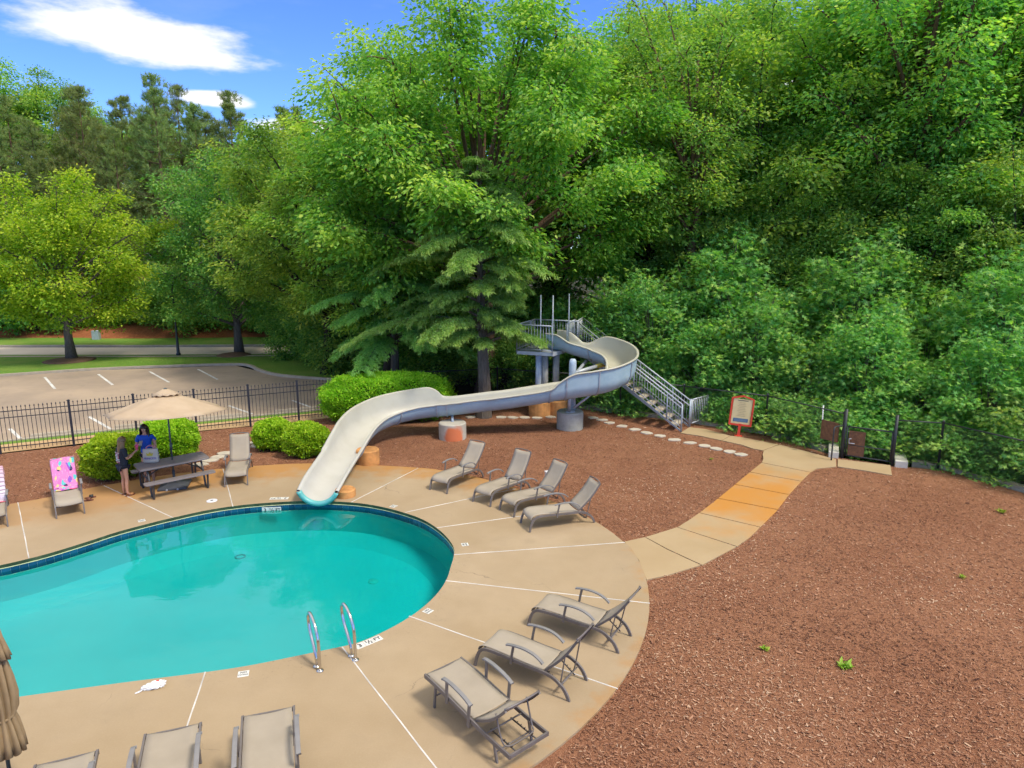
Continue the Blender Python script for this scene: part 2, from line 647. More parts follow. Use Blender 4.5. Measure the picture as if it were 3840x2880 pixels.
    fr = N.new('ShaderNodeFresnel')
    fr.inputs['IOR'].default_value = 1.58
    pos = world_pos(N)
    mp = N.new('ShaderNodeMapping')
    mp.inputs['Scale'].default_value = (1.0, 1.5, 1.0)
    L.new(pos, mp.inputs['Vector'])
    h = vmath(N, L, 'ADD', noise(N, L, mp.outputs[0], 1.5, 3, 0.5), vmath(N, L, 'MULTIPLY', noise(N, L, mp.outputs[0], 9, 2), 0.10))
    bn = N.new('ShaderNodeBump')
    bn.inputs['Strength'].default_value = 0.09
    bn.inputs['Distance'].default_value = 0.05
    L.new(h, bn.inputs['Height'])
    L.new(bn.outputs[0], gl.inputs['Normal'])
    L.new(bn.outputs[0], fr.inputs['Normal'])
    mx = N.new('ShaderNodeMixShader')
    L.new(fr.outputs[0], mx.inputs[0])
    L.new(tr.outputs[0], mx.inputs[1])
    L.new(gl.outputs[0], mx.inputs[2])
    L.new(mx.outputs[0], out.inputs['Surface'])

    # --- bark
    for nm, a, b in (('bark_grey', (0.075, 0.062, 0.05), (0.17, 0.145, 0.12)), ('bark_brown', (0.085, 0.05, 0.032), (0.20, 0.125, 0.08)),
                     ('bark_dark', (0.028, 0.024, 0.018), (0.075, 0.062, 0.046))):
        m, nt, N, L, out = nodes(nm)
        tc = N.new('ShaderNodeTexCoord').outputs['Object']
        mp = N.new('ShaderNodeMapping')
        mp.inputs['Scale'].default_value = (9, 9, 1.6)
        L.new(tc, mp.inputs['Vector'])
        f = noise(N, L, mp.outputs[0], 2.0, 7, 0.7)
        bsdf(N, L, out, mixc(N, L, mrange(N, L, f, 0.3, 0.7), a, b), 0.95, 0, 0.15, f, 0.9, 0.03)

    # --- scattered chips: colour from the 'v' attribute
    m, nt, N, L, out = nodes('mulch_chip')
    at = N.new('ShaderNodeAttribute')
    at.attribute_name = 'v'
    c = ramp(N, L, at.outputs['Fac'], [(0.0, (0.075, 0.032, 0.020)), (0.45, (0.270, 0.128, 0.074)), (0.85, (0.420, 0.230, 0.138)), (1.0, (0.540, 0.370, 0.245))])
    bsdf(N, L, out, c, 0.9, 0, 0.2)
    mat_leaf('weed_leaf', (0.16, 0.30, 0.02), (0.28, 0.42, 0.03), (0.42, 0.50, 0.06), 0.3)

    # --- fabrics
    m, nt, N, L, out = nodes('sling_fabric')
    tc = N.new('ShaderNodeTexCoord').outputs['Object']
    wv = N.new('ShaderNodeTexWave')
    wv.bands_direction = 'Y'
    wv.inputs['Scale'].default_value = 55
    L.new(tc, wv.inputs['Vector'])
    oi = N.new('ShaderNodeObjectInfo').outputs['Random']
    f = noise(N, L, tc, 2.5, 5)
    c = mixc(N, L, mrange(N, L, f, 0.3, 0.7), (0.30, 0.25, 0.185), (0.37, 0.31, 0.235))
    c = mixc(N, L, vmath(N, L, 'MULTIPLY', wv.outputs['Fac'], 0.25), c, (0.22, 0.19, 0.15))
    c = mixc(N, L, mrange(N, L, oi, 0, 1, 0.0, 0.45), c, (0.42, 0.37, 0.30))
    b = bsdf(N, L, out, c, 0.75, 0, 0.3, wv.outputs['Fac'], 0.15, 0.002)
    # market umbrella cloth
    m, nt, N, L, out = nodes('umbrella_cloth')
    tc = N.new('ShaderNodeTexCoord').outputs['Object']
    f = noise(N, L, tc, 2.2, 6)
    c = mixc(N, L, mrange(N, L, f, 0.3, 0.7), (0.52, 0.385, 0.25), (0.60, 0.46, 0.31))
    p = N.new('ShaderNodeBsdfPrincipled')
    L.new(c, p.inputs['Base Color'])
    p.inputs['Roughness'].default_value = 0.9
    t = N.new('ShaderNodeBsdfTranslucent')
    L.new(c, t.inputs['Color'])
    mx = N.new('ShaderNodeMixShader')
    mx.inputs[0].default_value = 0.22
    L.new(p.outputs[0], mx.inputs[1])
    L.new(t.outputs[0], mx.inputs[2])
    L.new(mx.outputs[0], out.inputs['Surface'])
    simple('closed_cloth', (0.30, 0.205, 0.105), 0.9, var=0.15, scale=5)

    # striped towel
    m, nt, N, L, out = nodes('striped_towel')
    tc = N.new('ShaderNodeTexCoord').outputs['UV']
    sp = N.new('ShaderNodeSeparateXYZ')
    L.new(tc, sp.inputs[0])
    wob = vmath(N, L, 'ADD', sp.outputs[1], vmath(N, L, 'MULTIPLY', noise(N, L, tc, 3, 3), 0.02))
    s = vmath(N, L, 'FRACT', vmath(N, L, 'MULTIPLY', wob, 22.0))
    base = ramp(N, L, wob, [(0.0, (0.66, 0.50, 0.54)), (0.2, (0.50, 0.46, 0.60)), (0.45, (0.64, 0.58, 0.62)), (0.7, (0.66, 0.42, 0.48)), (1.0, (0.70, 0.36, 0.41))])
    c = mixc(N, L, mrange(N, L, s, 0.28, 0.34, 0.0, 1.0), (0.30, 0.22, 0.28), base)
    c = mixc(N, L, mrange(N, L, wob, 0.03, 0.035, 1.0, 0.0), c, (0.75, 0.14, 0.18))
    bsdf(N, L, out, c, 0.95, 0, 0.1, noise(N, L, tc, 160, 2), 0.4, 0.004)

    # printed towel: pink ground with loose teal, violet, yellow and orange shapes
    m, nt, N, L, out = nodes('printed_towel')
    tc = N.new('ShaderNodeTexCoord').outputs['UV']
    n1 = N.new('ShaderNodeTexNoise')
    n1.inputs['Scale'].default_value = 5
    n1.inputs['Detail'].default_value = 2
    L.new(tc, n1.inputs['Vector'])
    wv = N.new('ShaderNodeVectorMath')
    wv.operation = 'MULTIPLY_ADD'
    L.new(n1.outputs['Color'], wv.inputs[0])
    wv.inputs[1].default_value = (0.18, 0.18, 0)
    L.new(tc, wv.inputs[2])
    vo = N.new('ShaderNodeTexVoronoi')
    vo.inputs['Scale'].default_value = 6.5
    msc = N.new('ShaderNodeVectorMath')
    msc.operation = 'MULTIPLY'
    L.new(wv.outputs[0], msc.inputs[0])
    msc.inputs[1].default_value = (1, 1.9, 1)
    L.new(msc.outputs[0], vo.inputs['Vector'])
    sc = N.new('ShaderNodeSeparateColor')
    L.new(vo.outputs['Color'], sc.inputs[0])
    pal = N.new('ShaderNodeValToRGB')
    pal.color_ramp.interpolation = 'CONSTANT'
    pts = [(0, (0.66, 0.16, 0.40)), (0.16, (0.60, 0.28, 0.52)), (0.28, (0.10, 0.46, 0.45)), (0.46, (0.62, 0.20, 0.44)), (0.56, (0.26, 0.10, 0.45)), (0.74, (0.80, 0.50, 0.20)), (0.82, (0.70, 0.62, 0.12)), (0.89, (0.72, 0.09, 0.22)), (0.95, (0.03, 0.03, 0.08))]
    e = pal.color_ramp.elements
    while len(e) < len(pts):
        e.new(0.5)
    for i, (p_, c_) in enumerate(pts):
        e[i].position = p_
        e[i].color = (*c_, 1)
    L.new(sc.outputs[0], pal.inputs[0])
    edge = mrange(N, L, vo.outputs['Distance'], 0.50, 0.56)
    c = mixc(N, L, edge, pal.outputs[0], (0.62, 0.20, 0.42))
    spk = noise(N, L, tc, 26, 3, 0.7)
    c = mixc(N, L, mrange(N, L, spk, 0.60, 0.64, 0, 0.6), c, (0.62, 0.62, 0.75))
    bsdf(N, L, out, c, 0.95, 0, 0.1, noise(N, L, tc, 160, 2), 0.4, 0.004)

    # fibreglass of the slide
    m, nt, N, L, out = nodes('slide_inside')
    pos = world_pos(N)
    f = noise(N, L, pos, 1.4, 6, 0.6)
    sp = N.new('ShaderNodeSeparateXYZ')
    L.new(pos, sp.inputs[0])
    up = mrange(N, L, sp.outputs[2], 0.3, 1.6)       # upper sections are creamier, lower ones whiter
    c = mixc(N, L, up, (0.510, 0.495, 0.455), (0.480, 0.455, 0.350))
    c = mixc(N, L, mrange(N, L, f, 0.45, 0.75, 0, 0.35), c, (0.340, 0.320, 0.260))
    bsdf(N, L, out, c, 0.32, 0, 0.4, noise(N, L, pos, 9, 3), 0.03, 0.01)
    m, nt, N, L, out = nodes('slide_outside')
    pos = world_pos(N)
    f = noise(N, L, pos, 2.2, 7, 0.65)
    g = noise(N, L, pos, 9, 6, 0.7)
    c = mixc(N, L, mrange(N, L, f, 0.3, 0.7), (0.27, 0.40, 0.47), (0.38, 0.50, 0.56))
    c = mixc(N, L, mrange(N, L, g, 0.58, 0.75, 0, 0.4), c, (0.55, 0.60, 0.64))
    bsdf(N, L, out, c, 0.5, 0, 0.4, g, 0.05, 0.01)


make_surface_mats()
M = MATS
simple('seal_strip', (0.55, 0.52, 0.48), 0.7, var=0.3, scale=2.0)
simple('tile_white', (0.66, 0.65, 0.60), 0.35, var=0.08)
simple('ink_black', (0.03, 0.03, 0.035), 0.6, var=0.0)
simple('frame_taupe', (0.145, 0.125, 0.115), 0.42, var=0.12, spec=0.5)
simple('frame_dark', (0.05, 0.045, 0.045), 0.5)
simple('arm_taupe', (0.21, 0.20, 0.195), 0.45, var=0.1)
simple('iron_black', (0.020, 0.021, 0.030), 0.5, var=0.2)
simple('chain_black', (0.030, 0.033, 0.036), 0.5, var=0.2)
simple('galv_grey', (0.36, 0.41, 0.46), 0.5, metal=0.25, var=0.12)
simple('galv_light', (0.44, 0.47, 0.50), 0.45, metal=0.2, var=0.12)
simple('column_blue', (0.42, 0.50, 0.58), 0.55, var=0.15)
simple('column_tan', (0.30, 0.31, 0.29), 0.7, var=0.2)
simple('yellow_paint', (0.45, 0.36, 0.05), 0.6)
simple('tread_wood', (0.42, 0.36, 0.28), 0.8, var=0.25)
simple('teal_trim', (0.115, 0.42, 0.40), 0.4, var=0.08)
simple('steel', (0.62, 0.60, 0.58), 0.16, metal=1.0, var=0.08, bstr=0.02)
simple('table_top', (0.19, 0.165, 0.165), 0.55, var=0.12, scale=9)
simple('table_leg', (0.045, 0.042, 0.042), 0.5)
simple('pole_green', (0.055, 0.075, 0.078), 0.4)
simple('base_grey', (0.06, 0.065, 0.075), 0.55, var=0.2)
simple('sign_red', (0.60, 0.055, 0.03), 0.45, var=0.12)
simple('sign_cream', (0.62, 0.52, 0.28), 0.5, var=0.06)
simple('sign_blue', (0.035, 0.11, 0.24), 0.5, var=0.08)
simple('sign_ink', (0.40, 0.33, 0.18), 0.6, var=0.05)
simple('sign_pale', (0.30, 0.40, 0.45), 0.6, var=0.05)
simple('board_brown', (0.16, 0.075, 0.035), 0.8, var=0.4, scale=14, bstr=0.4)
simple('white_plastic', (0.72, 0.72, 0.74), 0.35, var=0.05)
simple('bag_plastic', (0.72, 0.72, 0.74), 0.25, var=0.12, scale=20)
simple('red_paint', (0.65, 0.05, 0.04), 0.5)
simple('lamp_black', (0.012, 0.016, 0.018), 0.4)
simple('lamp_glass', (0.45, 0.50, 0.50), 0.2)
simple('line_white', (0.58, 0.56, 0.52), 0.85, var=0.25, scale=3)
simple('skin_light', (0.55, 0.30, 0.20), 0.5, var=0.06, scale=3)
simple('skin_legs', (0.50, 0.26, 0.165), 0.5, var=0.06, scale=3)
simple('shirt_blue', (0.008, 0.085, 0.50), 0.85, var=0.15, scale=7)
simple('shirt_navy', (0.014, 0.018, 0.030), 0.9, var=0.2, scale=7)
simple('shorts_navy', (0.012, 0.016, 0.035), 0.9)
simple('hair_dark', (0.035, 0.018, 0.012), 0.45, var=0.3, scale=18, bstr=0.3)
simple('hair_light', (0.20, 0.12, 0.055), 0.5, var=0.35, scale=18, bstr=0.3)
simple('sandal_brown', (0.16, 0.055, 0.03), 0.6)
simple('sandal_strap', (0.45, 0.20, 0.07), 0.6)
simple('sandal_dark', (0.02, 0.02, 0.022), 0.6)
simple('print_white', (0.60, 0.62, 0.68), 0.9)
simple('print_pink', (0.60, 0.25, 0.30), 0.9)
simple('bag_canvas', (0.56, 0.49, 0.40), 0.9, var=0.08)
simple('bag_yellow', (0.62, 0.48, 0.05), 0.8)
simple('bag_purple', (0.13, 0.10, 0.38), 0.8)
simple('cup_pink', (0.80, 0.10, 0.24), 0.35)
simple('phone_grey', (0.28, 0.28, 0.27), 0.3)
simple('cover_grey', (0.30, 0.36, 0.38), 0.7)
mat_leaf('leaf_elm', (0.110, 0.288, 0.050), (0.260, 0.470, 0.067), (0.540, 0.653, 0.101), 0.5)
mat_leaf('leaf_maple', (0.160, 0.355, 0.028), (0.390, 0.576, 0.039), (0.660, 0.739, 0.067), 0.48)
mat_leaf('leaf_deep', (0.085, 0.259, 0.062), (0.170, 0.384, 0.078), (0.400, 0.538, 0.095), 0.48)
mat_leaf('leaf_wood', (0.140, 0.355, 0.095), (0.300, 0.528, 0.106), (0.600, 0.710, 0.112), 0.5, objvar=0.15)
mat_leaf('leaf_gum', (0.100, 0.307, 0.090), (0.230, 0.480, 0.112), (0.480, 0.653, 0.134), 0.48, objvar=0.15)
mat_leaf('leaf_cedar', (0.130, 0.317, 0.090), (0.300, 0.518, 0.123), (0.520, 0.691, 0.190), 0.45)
mat_leaf('leaf_pine', (0.150, 0.230, 0.078), (0.270, 0.346, 0.112), (0.430, 0.461, 0.157), 0.4, objvar=0.15)
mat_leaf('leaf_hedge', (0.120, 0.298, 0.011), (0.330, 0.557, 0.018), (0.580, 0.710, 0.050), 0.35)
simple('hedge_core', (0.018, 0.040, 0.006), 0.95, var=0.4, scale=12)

# ------------------------------------------------------------------ the setting
PC, PR = np.array((-4.56, 12.88)), 3.32          # centre and radius of the pool's round end
DC, DR = np.array((-4.58, 12.87)), 7.20          # the deck's round edge


def tri_fill(name, loops, z, m, kind='structure'):
    bm = bmesh.new()
    es = []
    for lp in loops:
        vs = [bm.verts.new((x, y, z)) for x, y in lp]
        es += [bm.edges.new((vs[i], vs[(i + 1) % len(vs)])) for i in range(len(vs))]
    bmesh.ops.triangle_fill(bm, use_beauty=True, edges=es)
    for f in bm.faces:
        if f.normal.z < 0:
            f.normal_flip()
    me = bpy.data.meshes.new(name)
    bm.to_mesh(me)
    bm.free()
    o = link(name, me, m)
    if kind:
        o['kind'] = kind
    return o


def arc(c, r, a0, a1, n):
    return [(c[0] + r * math.cos(R(a0 + (a1 - a0) * i / n)), c[1] + r * math.sin(R(a0 + (a1 - a0) * i / n))) for i in range(n + 1)]


# pool outline, counter-clockwise from the lower right
pool_pts = arc(PC, PR, -52, 0, 7) + [(-1.22, 13.69), (-1.40, 14.30), (-1.72, 14.90), (-2.12, 15.42), (-2.60, 15.82), (-3.15, 16.17), (-3.75, 16.43), (-4.45, 16.57), (-5.3, 16.60), (-6.16, 16.48), (-6.91, 16.26), (-7.5, 15.95), (-8.05, 15.53), (-8.4, 15.22), (-8.91, 14.70), (-9.35, 14.08), (-9.90, 13.42), (-10.7, 12.85), (-12.0, 12.4), (-13.4, 11.5), (-14.0, 10.0),
                                       (-13.2, 8.6), (-11.5, 8.0), (-9.5, 8.25), (-8.2, 8.6), (-7.1, 8.88), (-6.47, 9.04), (-5.57, 9.26), (-4.69, 9.46), (-4.05, 9.64), (-3.35, 9.91), (-2.9, 10.09)]
pool_loop = spline(pool_pts, 4, closed=True)
deck_far = [(2.43, 14.19), (2.15, 14.90), (1.74, 15.64), (0.9, 16.75), (-0.52, 18.10), (-1.93, 18.98), (-2.72, 19.26), (-4.45, 19.55), (-6.07, 19.66), (-7.21, 19.5), (-8.36, 19.19), (-9.75, 18.60), (-10.96, 17.78), (-11.4, 17.42), (-11.89, 16.90), (-12.42, 16.50), (-13.6, 15.8), (-16, 15.0), (-20, 14.6)]
deck_loop = arc(DC, DR, -95, 8, 30) + spline(deck_far, 3) + [(-20, 2.0), (-5.2, 2.0)]



def grow(loop, d):
    P_ = np.array(loop)
    T_ = np.roll(P_, -1, 0) - np.roll(P_, 1, 0)
    T_ /= np.linalg.norm(T_, axis=1)[:, None]
    return [tuple(q) for q in P_ + np.c_[T_[:, 1], -T_[:, 0]] * d]


pool_hole = grow(pool_loop, 0.12)
ground = tri_fill('ground', [[(-400, -60), (400, -60), (400, 700), (-400, 700)], pool_hole], -0.30, M['forest_floor'])

deck = tri_fill('pool_deck', [deck_loop, pool_loop], 0.0, M['deck_concrete'])
# outer edge of the deck slab
mb = MB()
n = len(deck_loop)
mb.add([(x, y, 0) for x, y in deck_loop] + [(x, y, -0.12) for x, y in deck_loop], [(i, n + i, n + (i + 1) % n, (i + 1) % n) for i in range(n)])
mb.build('slab_edge', M['deck_concrete'], deck)

# sealant strips in the deck's joints, laid as slim proud beads
joints = [((-10.01, 13.36), (-12.43, 16.50)), ((-8.06, 15.52), (-10.98, 17.74)), ((-6.91, 16.22), (-8.36, 19.16)), ((-4.05, 16.52), (-2.72, 19.22)), ((-2.6, 15.84), (0.10, 17.50)), ((-1.72, 14.92), (1.42, 16.05)),
          ((-1.22, 13.52), (2.46, 14.13)), ((-1.28, 12.38), (2.50, 11.52)), ((-1.80, 11.08), (1.55, 9.06)), ((-2.75, 10.14), (-0.60, 7.0)), ((-4.67, 9.47), (-4.10, 7.0)), ((-7.9, 8.66), (-8.1, 6.0))]
for (a, b) in joints:
    a, b = Vector((*a, 0)), Vector((*b, 0))
    d = (b - a).normalized()
    s = Vector((-d.y, d.x, 0)) * 0.012
    st = MB()
    ln = (b - a).length
    k = max(2, int(ln / 0.5))
    rows = []
    for i in range(k + 1):
        p = a + d * ln * i / k + s * 0.25 * math.sin(i * 2.1)
        rows.append([p - s + Vector((0, 0, -0.002)), p - s * 0.8 + Vector((0, 0, 0.004)), p + s * 0.8 + Vector((0, 0, 0.004)), p + s + Vector((0, 0, -0.002))])
    st.grid(rows)
    st.build('joint_strip', M['seal_strip'], deck)

# ---- pool: shell, mildewed nose of the deck, tile band, water
pool = empty('pool')
tag(pool, kind='structure')
n = len(pool_loop)


def ring(name, loop, z0, z1, m, off0=0.0, off1=0.0, parent=None, flip=False):
    P = np.array(loop)
    T = np.roll(P, -1, 0) - np.roll(P, 1, 0)
    T /= np.linalg.norm(T, axis=1)[:, None]
    Nn = np.c_[T[:, 1], -T[:, 0]]            # outward for a ccw loop
    a, b = P + Nn * off0, P + Nn * off1
    k = len(P)
    return MB().add([(*p, z0) for p in a] + [(*p, z1) for p in b], [(i, (i + 1) % k, k + (i + 1) % k, k + i) for i in range(k)]).build(name, m, parent, smooth=True)


ring('deck_nose', pool_loop, 0.0, -0.075, M['mildew_edge'], 0.0, 0.012, pool)
ring('edge_bead', pool_loop, -0.075, -0.088, M['edge_bead'], 0.010, 0.002, pool)
ring('tile_bed', pool_loop, -0.088, -0.245, M['pool_grout'], 0.014, 0.014, pool)
ring('pool_wall', pool_loop, -0.245, -0.80, M['pool_plaster'], 0.012, 0.012, pool)
ring('floor_cove', pool_loop, -0.80, -1.02, M['pool_plaster'], 0.012, -0.40, pool)
fl = tri_fill('pool_floor', [pool_loop], -1.02, M['pool_plaster'], None)
fl.parent = pool
wt = tri_fill('pool_water', [pool_loop], -0.165, M['water'])
# water line tiles, one by one along the far bank (the near bank's band faces away)
P = np.array(pool_loop)
seg = np.linalg.norm(np.roll(P, -1, 0) - P, axis=1)
cum = np.r_[0, np.cumsum(seg)]
tot = cum[-1]
tile_me = MB().box(-0.0735, 0.0735, -0.004, 0.006, -0.0735, 0.0735).mesh('tile')
tile_me.materials.append(M['pool_tile'])
s = 0.0
while s < tot:
    i = min(np.searchsorted(cum, s, 'right') - 1, len(P) - 1)
    t = (s - cum[i]) / seg[i]
    p = P[i] * (1 - t) + P[(i + 1) % len(P)] * t
    d = P[(i + 1) % len(P)] - P[i]
    d /= np.linalg.norm(d)
    nrm = np.array((d[1], -d[0]))
    vis = (nrm @ (np.zeros(2) - p)) < 0 and p[0] > -12.3
    if vis:
        o = bpy.data.objects.new('tile', tile_me)
        COL.objects.link(o)
        o.parent = pool
        o.location = (p[0] + nrm[0] * 0.012, p[1] + nrm[1] * 0.012, -0.164)
        o.rotation_euler = (0, 0, math.atan2(d[1], d[0]))
    s += 0.152


def floor_ring(x, y, r, m, nm, lab):
    o = MB().lathe([(r, -1.018), (r, -1.005), (r * 0.72, -1.0), (r * 0.70, -1.013)], 20, (x, y), False).build(nm, m, pool, smooth=True)
    return o


floor_ring(-6.55, 15.55, 0.13, M['cover_grey'], 'floor_drain', '')
for (x, y) in ((-4.95, 10.3), (-2.75, 11.2), (-3.1, 14.3)):
    MB().lathe([(0.0, -0.99), (0.10, -0.992), (0.115, -1.005), (0.115, -1.019)], 18, (x, y)).build('floor_inlet', M['tile_white'], pool, smooth=True)

# ---- mulch beds
mulch = tri_fill('mulch_bed', [[(-24, 1.0), (26, 1.0), (26, 9), (13.9, 16.3), (12.55, 19.05), (11.4, 19.5), (10.0, 20.35), (8.75, 22.85), (5.75, 25.0), (4.1, 25.85), (2.4, 26.9), (-1.5, 28.3), (-6.3, 25.45), (-7.84, 24.80), (-9.34, 24.02), (-10.92, 23.30), (-12.61, 22.58), (-14.15, 21.60), (-15.9, 20.72), (-24, 16.4)], pool_hole], -0.035, M['mulch'])

# ---- walkway: slabs with recessed joints
wl = [(2.45, 14.17), (3.51, 14.78), (3.97, 15.15), (4.58, 15.89), (5.28, 16.81), (6.04, 17.84), (6.79, 18.88), (7.31, 19.67), (7.62, 20.22), (7.72, 20.80), (7.50, 21.55), (6.90, 22.20), (5.80, 23.05)]
wr = [(2.62, 12.43), (3.04, 12.6), (3.84, 13.04), (4.84, 13.92), (5.71, 14.96), (6.51, 16.05), (7.20, 17.07), (7.94, 18.10), (8.35, 18.71), (8.84, 19.22), (9.49, 19.38)]
slabs = [
    [(2.46, 14.19), (2.612, 13.3), (2.612, 12.44), (3.04, 12.62), (3.83, 13.06), (3.30, 13.80), (2.95, 14.42)],
    [(3.32, 13.82), (3.86, 13.07), (4.83, 13.93), (3.79, 14.97), (3.51, 14.78), (2.97, 14.43)],
    [(3.81, 14.98), (4.85, 13.95), (5.31, 14.45), (5.70, 14.97), (4.53, 15.83), (4.2, 15.42)],
    [(4.55, 15.85), (5.72, 14.99), (6.50, 16.03), (5.27, 16.80)],
    [(5.29, 16.83), (6.52, 16.06), (7.19, 17.07), (6.03, 17.84)],
    [(6.05, 17.87), (7.21, 17.10), (7.93, 18.10), (6.78, 18.87)],
    [(6.80, 18.90), (7.95, 18.13), (8.50, 18.86), (7.42, 19.74)],
    [(7.44, 19.77), (8.52, 18.89), (8.84, 19.22), (9.49, 19.39), (9.80, 20.10), (9.66, 20.27), (9.2, 20.95), (8.67, 21.64), (7.92, 20.98), (7.74, 20.55), (7.62, 20.15)],
    [(7.91, 21.01), (8.65, 21.66), (7.67, 22.57), (7.42, 22.68), (6.95, 22.13), (7.45, 21.62), (7.66, 21.2)],
    [(6.93, 22.15), (7.40, 22.70), (6.81, 23.55), (6.29, 23.81), (5.80, 23.06), (6.40, 22.68)],
    [(9.52, 19.39), (10.04, 19.10), (10.70, 18.62), (11.13, 19.50), (9.86, 20.11)],
]
walk = empty('walkway')
tag(walk, kind='structure')
for pl in slabs:
    c = np.mean(np.array(pl), 0)
    sh = [(c[0] + (x - c[0]) * 0.9985, c[1] + (y - c[1]) * 0.9985) for x, y in pl]
    if sum(sh[i][0] * sh[(i + 1) % len(sh)][1] - sh[(i + 1) % len(sh)][0] * sh[i][1] for i in range(len(sh))) < 0:
        sh = sh[::-1]
    MB().prism(sh, -0.10, -0.004).build('slab', M['walk_concrete'], walk, bevel=0.006)

# ---- outside the iron fence: pavement, verge, car park, lawn, road


def strip(name, near, far, z, m, kind='structure'):
    return tri_fill(name, [list(near) + list(far)[::-1]], z, m, kind)


# unit along the fence and car park
strip('pavement', [(-40, 9.0), (-16.0, 20.85), (-12.6, 22.75), (-9.3, 24.15), (-6.2, 25.6)], [(-40, 10.1), (-16.63, 21.75), (-12.9, 23.62), (-9.25, 25.36), (-6.0, 26.7)], -0.045, M['side_walk'])
strip('verge_grass', [(-40, 10.1), (-16.63, 21.75), (-12.9, 23.62), (-9.25, 25.36), (-6.0, 26.7)], [(-40, 10.55), (-16.89, 22.1), (-13.1, 24.0), (-9.38, 25.74), (-5.9, 27.2)], -0.050, M['lawn'])
strip('car_park', [(-46, 7.9), (-16.89, 22.1), (-13.1, 24.0), (-9.38, 25.74), (-5.9, 27.2), (-3.0, 28.4)], [(-46, 23.5), (-25.24, 33.57), (-21.62, 35.29), (-14.9, 36.75), (-13.1, 35.1), (-11.49, 33.57), (-8.33, 32.4), (-3.0, 31.0)], -0.060, M['parking_asphalt'])
park_edge = spline([(-46, 23.6), (-25.24, 33.6), (-21.62, 35.3), (-17.5, 36.35), (-14.9, 36.75), (-13.9, 36.2), (-13.1, 35.1), (-11.49, 33.62), (-8.33, 32.45), (-3.0, 31.0)], 5)
strip('lawn', park_edge, [(-60, 38.6), (-29.4, 39.3), (-21.4, 39.3), (-13.6, 39.6), (-3.0, 40.1)], -0.022, M['lawn'])
strip('footpath', [(-60, 38.6), (-29.4, 39.32), (-21.4, 39.32), (-13.6, 39.62), (-3.0, 40.1)], [(-60, 39.0), (-29.4, 39.72), (-21.4, 39.72), (-13.6, 40.02), (-3.0, 40.5)], -0.012, M['kerb_concrete'])
strip('road_verge', [(-60, 39.0), (-29.4, 39.72), (-21.4, 39.72), (-13.6, 40.02), (-3.0, 40.5)], [(-60, 39.5), (-29.6, 40.2), (-21.6, 40.2), (-13.7, 40.5), (-3.0, 41.0)], -0.024, M['lawn'])
strip('road', [(-90, 38.9), (-29.6, 40.2), (-21.6, 40.2), (-13.7, 40.5), (4.0, 41.2)], [(-90, 42.0), (-32.3, 43.4), (-23.5, 43.4), (-14.9, 43.8), (4.0, 44.5)], -0.070, M['road_asphalt'])
strip('far_verge', [(-90, 42.2), (-32.3, 43.65), (-23.5, 43.65), (-14.9, 44.05), (4.0, 44.7)], [(-90, 46.0), (-34.7, 47.2), (-25.3, 47.2), (-16, 47.6), (4, 48.3)], 0.03, M['lawn'])


def kerb(name, line, w=0.15, z0=-0.07, z1=0.05, m='kerb_concrete'):
    P = np.array(line)
    T = np.gradient(P, axis=0)
    T /= np.linalg.norm(T, axis=1)[:, None]
    Nn = np.c_[-T[:, 1], T[:, 0]] * w
    a, b = P, P + Nn
    mb = MB()
    rows = [[(*p, z0), (*p, z1), (*q, z1), (*q, z0)] for p, q in zip(a, b)]
    mb.grid(rows)
    return tag(mb.build(name, M[m]), kind='structure')


kerb('kerb', park_edge, 0.16)
kerb('kerb', spline([(-90, 42.05), (-32.3, 43.45), (-23.5, 43.45), (-14.9, 43.85), (4.0, 44.5)], 4), 0.2)
kerb('kerb', [(-40, 10.5), (-16.89, 22.05), (-13.1, 23.95), (-9.38, 25.69), (-5.9, 27.15)], 0.12, -0.07, -0.01)
# painted bay lines
for (a, b) in [((-17.82, 23.79), (-16.44, 22.4)), ((-16.07, 25.55), (-14.06, 23.6)), ((-13.53, 26.4), (-11.93, 24.75)), ((-11.48, 27.35), (-10.0, 25.95)), ((-9.2, 28.3), (-8.0, 27.0)),
               ((-22.97, 33.46), (-20.65, 30.65)), ((-20.76, 34.2), (-18.53, 31.53)), ((-18.57, 34.94), (-16.23, 32.16)), ((-16.41, 35.64), (-14.21, 32.84)), ((-25.2, 32.6), (-22.8, 29.8))]:
    a, b = Vector((*a, -0.056)), Vector((*b, -0.056))
    d = (b - a).normalized()
    sd = Vector((-d.y, d.x, 0)) * 0.055
    ln = MB().add([a - sd, b - sd, b + sd, a + sd], [(0, 1, 2, 3)]).build('bay_line', M['line_white'])
    tag(ln, kind='structure')

# wooded bank and forest floor rising behind the road; hillside falling away behind the chain link fence
rng = np.random.default_rng(5)
xs, ys = np.linspace(-120, -4, 40), np.array([46.9, 48, 49.5, 51, 54, 60, 75, 110])
rows = []
for yy in ys:
    rise = 0.0 if yy < 47.5 else min(2.2, (yy - 47) * 0.22)
    rows.append([(x, yy + 0.3 * math.sin(x * 0.3), rise + rng.normal(0, 0.06) - 0.02) for x in xs])
tag(MB().grid(rows).build('bank', M['pine_straw'], smooth=True), kind='structure')

# ------------------------------------------------------------------ vegetation


def unit(a):
    return a / np.maximum(np.linalg.norm(a, axis=-1, keepdims=True), 1e-9)


